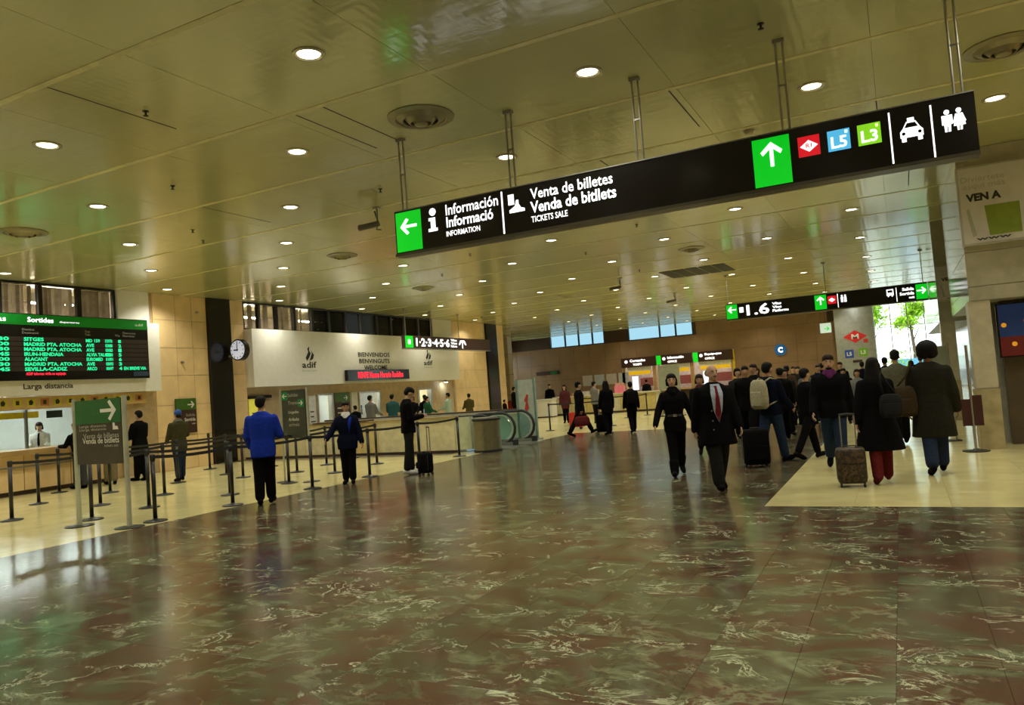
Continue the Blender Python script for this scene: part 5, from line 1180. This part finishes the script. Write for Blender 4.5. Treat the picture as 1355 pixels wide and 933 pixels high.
person('bald man in black overcoat with red tie striding towards the camera', -2.3, 10.45, 196, 1.70, ((-10, 22), (16, 4)), ((12, 9, 12, 0), (-12, 8, 6, 0)), top='black', hem=.64, flare=1.1, bulk=1.3, trousers='darkgrey', hair=('fringe', 'grey'), skin='light', extra=x9, turn=12)
# 10 woman black belt
def x10(patch, T, s, armP, Hd, P, pid):
    patch('belt_buckle', [(-.03, 1.03), (.03, 1.03), (.03, 1.075), (-.03, 1.075)], mat('buckle_steel', (.5, .5, .48), .25, .8), .02)
    patch('belt', [(-.12, 1.035), (.12, 1.035), (.12, 1.07), (-.12, 1.07)], RUB, .015)
person('young woman all in black with steel belt buckle walking forward', -3.3, 12.05, 184, 1.64, ((-14, 26), (14, 2)), ((-8, 20, 10, 0), (12, 20, 8, 0)), top='black', hem=.76, fem=True, trousers='black', hair=('bob', 'black'), skin='light', scarf='black', extra=x10, shoe_h=.4, nod=-6)
# 11 behind them
person('woman in dark coat half hidden between bald man and belted woman', -3.55, 15.0, 180, 1.60, walkA, swA, top='black', hem=.7, fem=True, trousers='black', hair=('bob', 'brown'), skin='mid', q=2, scarf='darkred')
# 12 backpack man
pid12 = person('man in navy jacket and jeans carrying a beige backpack', -2.05, 13.65, -38, 1.72, ((-20, 10), (14, 3)), ((8, 8, 20, 0), (15, 8, 35, .1)), top='navy', hem=.84, trousers='jeans', hair=('short', 'black'), bulk=1.15)
person('woman in black coat striding right beside the backpack man', -1.5, 14.05, -48, 1.58, ((18, 4), (-26, 4)), ((5, 7, 15, 0), (5, 7, 25, 0)), top='black', hem=.68, fem=True, trousers='black', hair=('short', 'black'), q=2)
person('woman in grey patterned coat and black tights facing the camera', -2.3, 21.8, 185, 1.55, ((8, 4), (-8, 6)), ((25, 8, 70, .25), (8, 8, 20, 0)), top='pattern', hem=.62, flare=1.08, fem=True, trousers='black', hair=('bob', 'blond'), q=2)
# 15
person('bearded man in black jumper, purple scarf and jeans walking forward', -.98, 12.5, 182, 1.74, ((10, 4), (-16, 22)), ((-6, 9, 10, 0), (12, 9, 20, 0)), top='black', hem=.80, bulk=1.26, trousers='jeans', hair=('short', 'brown'), scarf='purple',
       extra=lambda patch, T, s, a, Hd, P, pid: PEOPLE[pid].setdefault('parts', []).append(('beard', (lambda b: setattr(b, 'v', [(p[0]*s, p[1]*s, p[2]*s) for p in b.v]) or b)(P().ell((0, .058, 1.558), (.045, .037, .03), Hd)), HAIRC['brown'])))
# 16
person('woman in flared black coat and red boots pulling the leopard suitcase', -.33, 11.05, 4, 1.62, ((-14, 6), (14, 3)), ((-14, 12, 6, 0), (10, 6, 25, 0)), top='black', hem=.46, flare=1.42, fem=True, bulk=1.22, trousers='black', shoes='maroon', shoe_h=.85, hair=('long', 'black'), turn=-20)
# 17
person('man with afro hair in long charcoal coat seen from behind', .33, 11.85, 4, 1.76, ((-12, 10), (14, 3)), ((4, 8, 12, 0), (-2, 11, 14, 0)), top='coatgrey', hem=.5, flare=1.12, bulk=1.3, trousers='darkjeans', hair=('afro', 'black'), skin='mid')
# 18
person('man in olive grey jacket walking away behind the long haired woman', -.09, 16.0, 3, 1.78, ((-16, 12), (18, 4)), swA, top='oliveg', hem=.74, bulk=1.2, trousers='black', hair=('short', 'black'), q=2)
# far walkers
person('man in black jacket striding right with a red bag', -8.95, 21.9, -70, 1.70, ((30, 4), (-26, 6)), ((8, 8, 10, 0), (-10, 8, 10, 0)), top='black', hem=.72, trousers='black', hair=('short', 'black'), q=2)
person('long haired woman in black coat of the far pair', -8.05, 21.9, 20, 1.63, ((-6, 4), (6, 2)), top='black', hem=.66, fem=True, trousers='black', hair=('long', 'black'), q=2)
person('person with dark backpack on the right of the far pair', -7.42, 22.35, 10, 1.55, ((-14, 8), (14, 4)), top='black', hem=.72, trousers='black', hair=('short', 'black'), q=2)
person('long haired woman in dark coat standing before the white desk', -12.9, 30.0, 175, 1.62, ((6, 3), (-6, 5)), top='darkred', hem=.66, fem=True, trousers='black', hair=('long', 'black'), q=2)
person('person in black behind the small white desk', -17.9, 39.5, 180, 1.74, top='black', hem=.78, hair=('short', 'black'), q=3)
person('person in pale shirt behind the striding man with red bag', -11.0, 28.6, -60, 1.66, top='grey', hem=.8, hair=('short', 'black'), q=3)
person('dark silhouetted person leaning at the far booth counter', -12.7, 41.2, 10, 1.62, top='black', hem=.78, hair=('short', 'black'), q=3, lean=8)
person('man in black standing by the daylit recess', -16.85, 33.0, -60, 1.72, top='black', hem=.76, hair=('short', 'black'), q=3)
person('seated dark figure low beside the daylit recess', -17.0, 32.2, -60, 1.14, top='black', hem=.76, hair=('short', 'black'), q=3)
# queue behind the parapet
for i, (px, py, hh, tp, hr, rl, lb) in enumerate(((-17.6, 21.8, 1.42, 'black', 'short', 20, 'low dark figure at the office window behind the parapet'), (-17.3, 22.3, 1.74, 'grey', 'short', -40, 'person in grey shirt behind the parapet'), (-16.9, 23.1, 1.73, 'teal', 'short', -20, 'person in teal jacket behind the parapet'),
        (-16.9, 24.4, 1.62, 'black', 'bob', 170, 'person in black just right of the phone man behind the parapet'), (-16.9, 25.4, 1.56, 'green', 'short', -60, 'person in dark green top behind the parapet'), (-17.5, 26.15, 1.63, 'black', 'bun', 30, 'dark haired person in black under the glowing wall lamp'),
        (-16.9, 27.0, 1.64, 'mint', 'short', 60, 'person in pale mint shirt behind the parapet'), (-16.6, 28.2, 1.55, 'yellowblack', 'short', 20, 'person in dark yellow jacket at the right end behind the parapet'))):
    person(lb, px, py, rl, hh, arms=((20, 8, 50, .15), (20, 8, 50, .15)), top=tp, hem=.8, hair=(hr, 'black'), skin='mid' if i % 2 else 'light', q=3)
# crowd before the exit
crowd = [(-3.02, 17.0, 1.71, 'black', 180, 'short'), (-3.56, 19.0, 1.68, 'darkgrey', 200, 'bob'), (-3.11, 18.6, 1.76, 'black', 150, 'short'), (-2.39, 17.6, 1.62, 'black', 0, 'short'), (-2.5, 19.2, 1.58, 'darkgrey', 190, 'bob'), (-2.17, 24.0, 1.64, 'navy', 180, 'short'),
         (-2.97, 26.0, 1.64, 'darkgrey', 170, 'short'), (-2.93, 23.0, 1.69, 'brown', 10, 'short'), (-3.94, 24.0, 1.68, 'black', 185, 'long'), (-.4, 24.0, 1.72, 'black', 0, 'short'), (.3, 28.0, 1.58, 'darkgrey', 0, 'bob'), (.62, 30.0, 1.72, 'black', 5, 'short'), (.7, 26.0, 1.70, 'navy', -5, 'short'), (-.95, 20.0, 1.46, 'grey', 175, 'bob'), (-1.38, 22.0, 1.5, 'black', 180, 'short'),
         (-1.8, 27.5, 1.7, 'black', 180, 'short'), (-3.4, 28.5, 1.66, 'darkgrey', 175, 'short'), (-2.6, 30.0, 1.72, 'black', 10, 'short'), (-1.2, 29.0, 1.66, 'navy', 0, 'short'), (-4.4, 27.0, 1.7, 'black', 100, 'short')]
wh = ['left of the backpack man, nearest the bald man', 'behind the left edge of the crowd', 'directly left of the backpack man', 'just behind the backpack man', 'behind the striding woman in black', 'right of the patterned coat woman', 'deep behind the patterned coat woman', 'left of the patterned coat woman', 'far left behind the backpack man',
      'seen left of the olive grey man', 'between olive grey man and afro man, left', 'before the bright exit, middle', 'before the bright exit beside the afro man', 'small beside the black jumper man', 'between black jumper man and grey column', 'far back right of the patterned coat', 'far back above the backpack man', 'far back by the striding woman', 'far back before the grey column', 'far back left of the blue round sign']
for (cx_, cy_, hh, tp, rl, hr), wl_ in zip(crowd, wh):
    person('dark dressed person in the crowd '+wl_ if tp != 'grey' else 'person in pale grey top '+wl_, cx_, cy_, rl, hh, random.choice((walkA, walkB, stand)), random.choice((swA, swB)), top=tp, hem=.74, hair=(hr, random.choice(('black', 'brown'))), skin=random.choice(('light', 'mid')), q=3)

# --- realise all the remeshed surfaces in one pass
bpy.context.view_layer.update()
dg = bpy.context.evaluated_depsgraph_get()
done = []
for o, mats, name, pid, extras, final in JOBS:
    me = bpy.data.meshes.new_from_object(o.evaluated_get(dg))
    done.append((me, mats, name, pid, extras))
for o, *_ in JOBS:
    m_ = o.data; bpy.data.objects.remove(o); bpy.data.meshes.remove(m_)
for me, mats, name, pid, extras in done:
    pr = PEOPLE[pid]
    if extras:
        nv = len(me.vertices); co = np.empty(nv*3, 'f'); me.vertices.foreach_get('co', co)
        V = co.reshape(-1, 3).tolist(); Fc = [tuple(p.vertices) for p in me.polygons]; mi = [0]*len(Fc)
        for b, k in extras:
            o_ = len(V); V += [list(p) for p in b.v]; Fc += [tuple(i+o_ for i in f) for f in b.f]; mi += [k]*len(b.f)
        bpy.data.meshes.remove(me); me = bpy.data.meshes.new('person'); me.from_pydata(V, [], Fc); me.polygons.foreach_set('material_index', mi)
    else: me.materials.clear()
    for m_ in mats: me.materials.append(m_)
    me.polygons.foreach_set('use_smooth', [True]*len(me.polygons)); me.name = name; me.update()
    ob = bpy.data.objects.new(name, me); COL.objects.link(ob)
    if name == 'person':
        ob.location = pr['loc']; ob.rotation_euler = (0, 0, pr['rot']); tag(ob, pr['label'], 'person', pr['group']); pr['obj'] = ob
        ABS[ob.name] = Vector(pr['loc'])
    else:
        ob.parent = pr['obj']
for pr in PEOPLE:
    for name, b, m_ in pr.get('parts', []):
        b.build(name, m_, pr['obj'], world=False)

def world_of(pid, p):
    pr = PEOPLE[pid]; return Matrix.Translation(pr['loc']) @ Matrix.Rotation(pr['rot'], 4, 'Z') @ Vector(p)
# phone held by person 3 (index 2)
hA, hB = [world_of(2, p) for p in PEOPLE[2]['hands']]; c = (hA+hB)/2
t = thing('smartphone', 'dark smartphone held by the man in black sweater', 'phone', (c.x, c.y, c.z), rz=PEOPLE[2]['rot'])
MB().box(-.036, .036, -.01, 0, -.01, .13).build('case', BLACK, t, world=False, bevel=.003); MB().box(-.032, .032, -.013, -.01, 0, .12).build('screen', mat('phone_glow', (.3, .35, .4), emit=.4), t, world=False)

suitcase('small black wheeled suitcase beside the man with phone', -8.62, 12.75, R(-40), .36, .26, .44, cloth('black_case', (.004, .004, .004)), handle=.5)
suitcase('tall black suitcase with pale edge beside the backpack man', -2.24, 13.0, R(20), .42, .26, .62, cloth('black_case', (.004, .004, .004)), handle=.0, trim=mat('pale_zip', (.3, .3, .28)))
suitcase('leopard print wheeled suitcase pulled by the red booted woman', -.68, 10.72, R(5), .36, .24, .5, leopard(), handle=.42, wheels=2)
suitcase('black wheeled suitcase left of the far pair', -8.5, 22.6, R(20), .4, .26, .6, cloth('black_case', (.004, .004, .004)), handle=.3)

def soft_bag(name, lab, cat, x, y, z, rz, w_, d_, h_, m, strap=None, strapm=None):
    t = thing(name, lab, cat, (x, y, z), rz=rz)
    rr = lambda f, g, zz: [(math.copysign(abs(math.cos(a))**.6, math.cos(a))*w_/2*f, math.copysign(abs(math.sin(a))**.6, math.sin(a))*d_/2*g, zz) for a in [2*math.pi*k/18 for k in range(18)]]
    MB().loft([rr(.7, .6, 0), rr(.95, .92, h_*.08), rr(1, 1, h_*.35), rr(.95, .9, h_*.7), rr(.8, .7, h_*.92), rr(.5, .4, h_)]).build('bag_body', m, t, world=False, smooth=True)
    o = MB().loft([rr(.66, .18, 0), rr(.7, .2, .02), rr(.68, .2, h_*.45), rr(.6, .16, h_*.5)]).build('pocket', m, t, world=False, smooth=True); o.location = (0, -d_/2*.98, h_*.1)
    for p in (strap or []): MB().tube(p, .014, 6).build('strap', strapm or m, t, world=False, smooth=True)
    return t
ph = PEOPLE[pid12]['rot']; c = world_of(pid12, (0, -.27, .93))
soft_bag('backpack', 'beige backpack worn by the man in navy jacket', 'backpack', c.x, c.y, c.z, ph, .33, .17, .5, cloth('beige', (.36, .33, .22)),
         [[(sx*.09, .05, .46), (sx*.12, .17, .52), (sx*.13, .33, .47), (sx*.14, .37, .3), (sx*.16, .25, .12), (sx*.13, .07, .06)] for sx in (-1, 1)])
def by_label(s_): return next(i for i, p in enumerate(PEOPLE) if s_ in p['label'])
p17 = by_label('afro hair'); c = world_of(p17, (-.34, -.10, .80))
soft_bag('shoulder_bag', 'brown shoulder bag slung on the left of the afro man', 'bag', c.x, c.y, c.z, PEOPLE[p17]['rot'], .34, .2, .42, cloth('brownbag', (.042, .029, .016)), [[(-.08, 0, .40), (.05, .0, .55), (.13, .03, .72), (.1, .1, .66), (.08, .14, .4), (.05, .08, .36)]])
p16 = by_label('red boots'); c = world_of(p16, (.15, -.27, .86))
soft_bag('handbag', 'dark grey handbag on the right arm of the red booted woman', 'bag', c.x, c.y, c.z, PEOPLE[p16]['rot'], .28, .15, .3, cloth('greybag', (.016, .016, .016)), [[(-.07, 0, .28), (-.1, .03, .45), (-.08, .06, .58), (-.02, .1, .45), (.07, 0, .28)]])
p = by_label('with a red bag'); c = world_of(p, (-.05, -.05, .0)); hnd = world_of(p, PEOPLE[p]['hands'][1])
soft_bag('holdall', 'dark red holdall carried by the striding man', 'bag', hnd.x+.05, hnd.y-.1, .33, R(20), .48, .24, .3, cloth('redbag', (.10, .015, .015)), [[(-.1, 0, .28), (-.06, 0, .40), (.06, 0, .40), (.1, 0, .28)]])
p = by_label('dark backpack on'); c = world_of(p, (0, -.22, .85))
soft_bag('backpack', 'dark backpack on the right person of the far pair', 'backpack', c.x, c.y, c.z, PEOPLE[p]['rot'], .32, .2, .45, cloth('black_case', (.004, .004, .004)))
t = thing('red_box_trolley', 'small red trolley bag behind the striding man', 'bag', (-10.3, 25.3, 0))
MB().box(-10.75, -10.25, 25.2, 25.5, .08, .62).build('body', RED, t, bevel=.03)
for x in (-10.68, -10.32): MB().cyl((x, 25.22, .05), (x, 25.28, .05), .05).build('wheel', RUB, t)
MB().tube([(-10.65, 25.45, .6), (-10.65, 25.45, .95), (-10.35, 25.45, .95), (-10.35, 25.45, .6)], .012, 6).build('handle', STEEL, t)
# monitor on the ledge of the wide office window
t = thing('computer_monitor', 'dark computer monitor behind the wide office window', 'monitor', (XL-.5, 23.9, .92))
MB().box(XL-.75, XL-.45, 23.75, 24.05, .9, .92).build('foot', BLKM, t); MB().box(XL-.63, XL-.57, 23.87, 23.93, .92, 1.1).build('neck', BLKM, t); MB().box(XL-.62, XL-.58, 23.6, 24.2, 1.05, 1.42).build('screen', BLACK, t)
sbox('trim_5', CWOOD, XL-1.0, XL-.33, 18, 30.2, .84, .9)
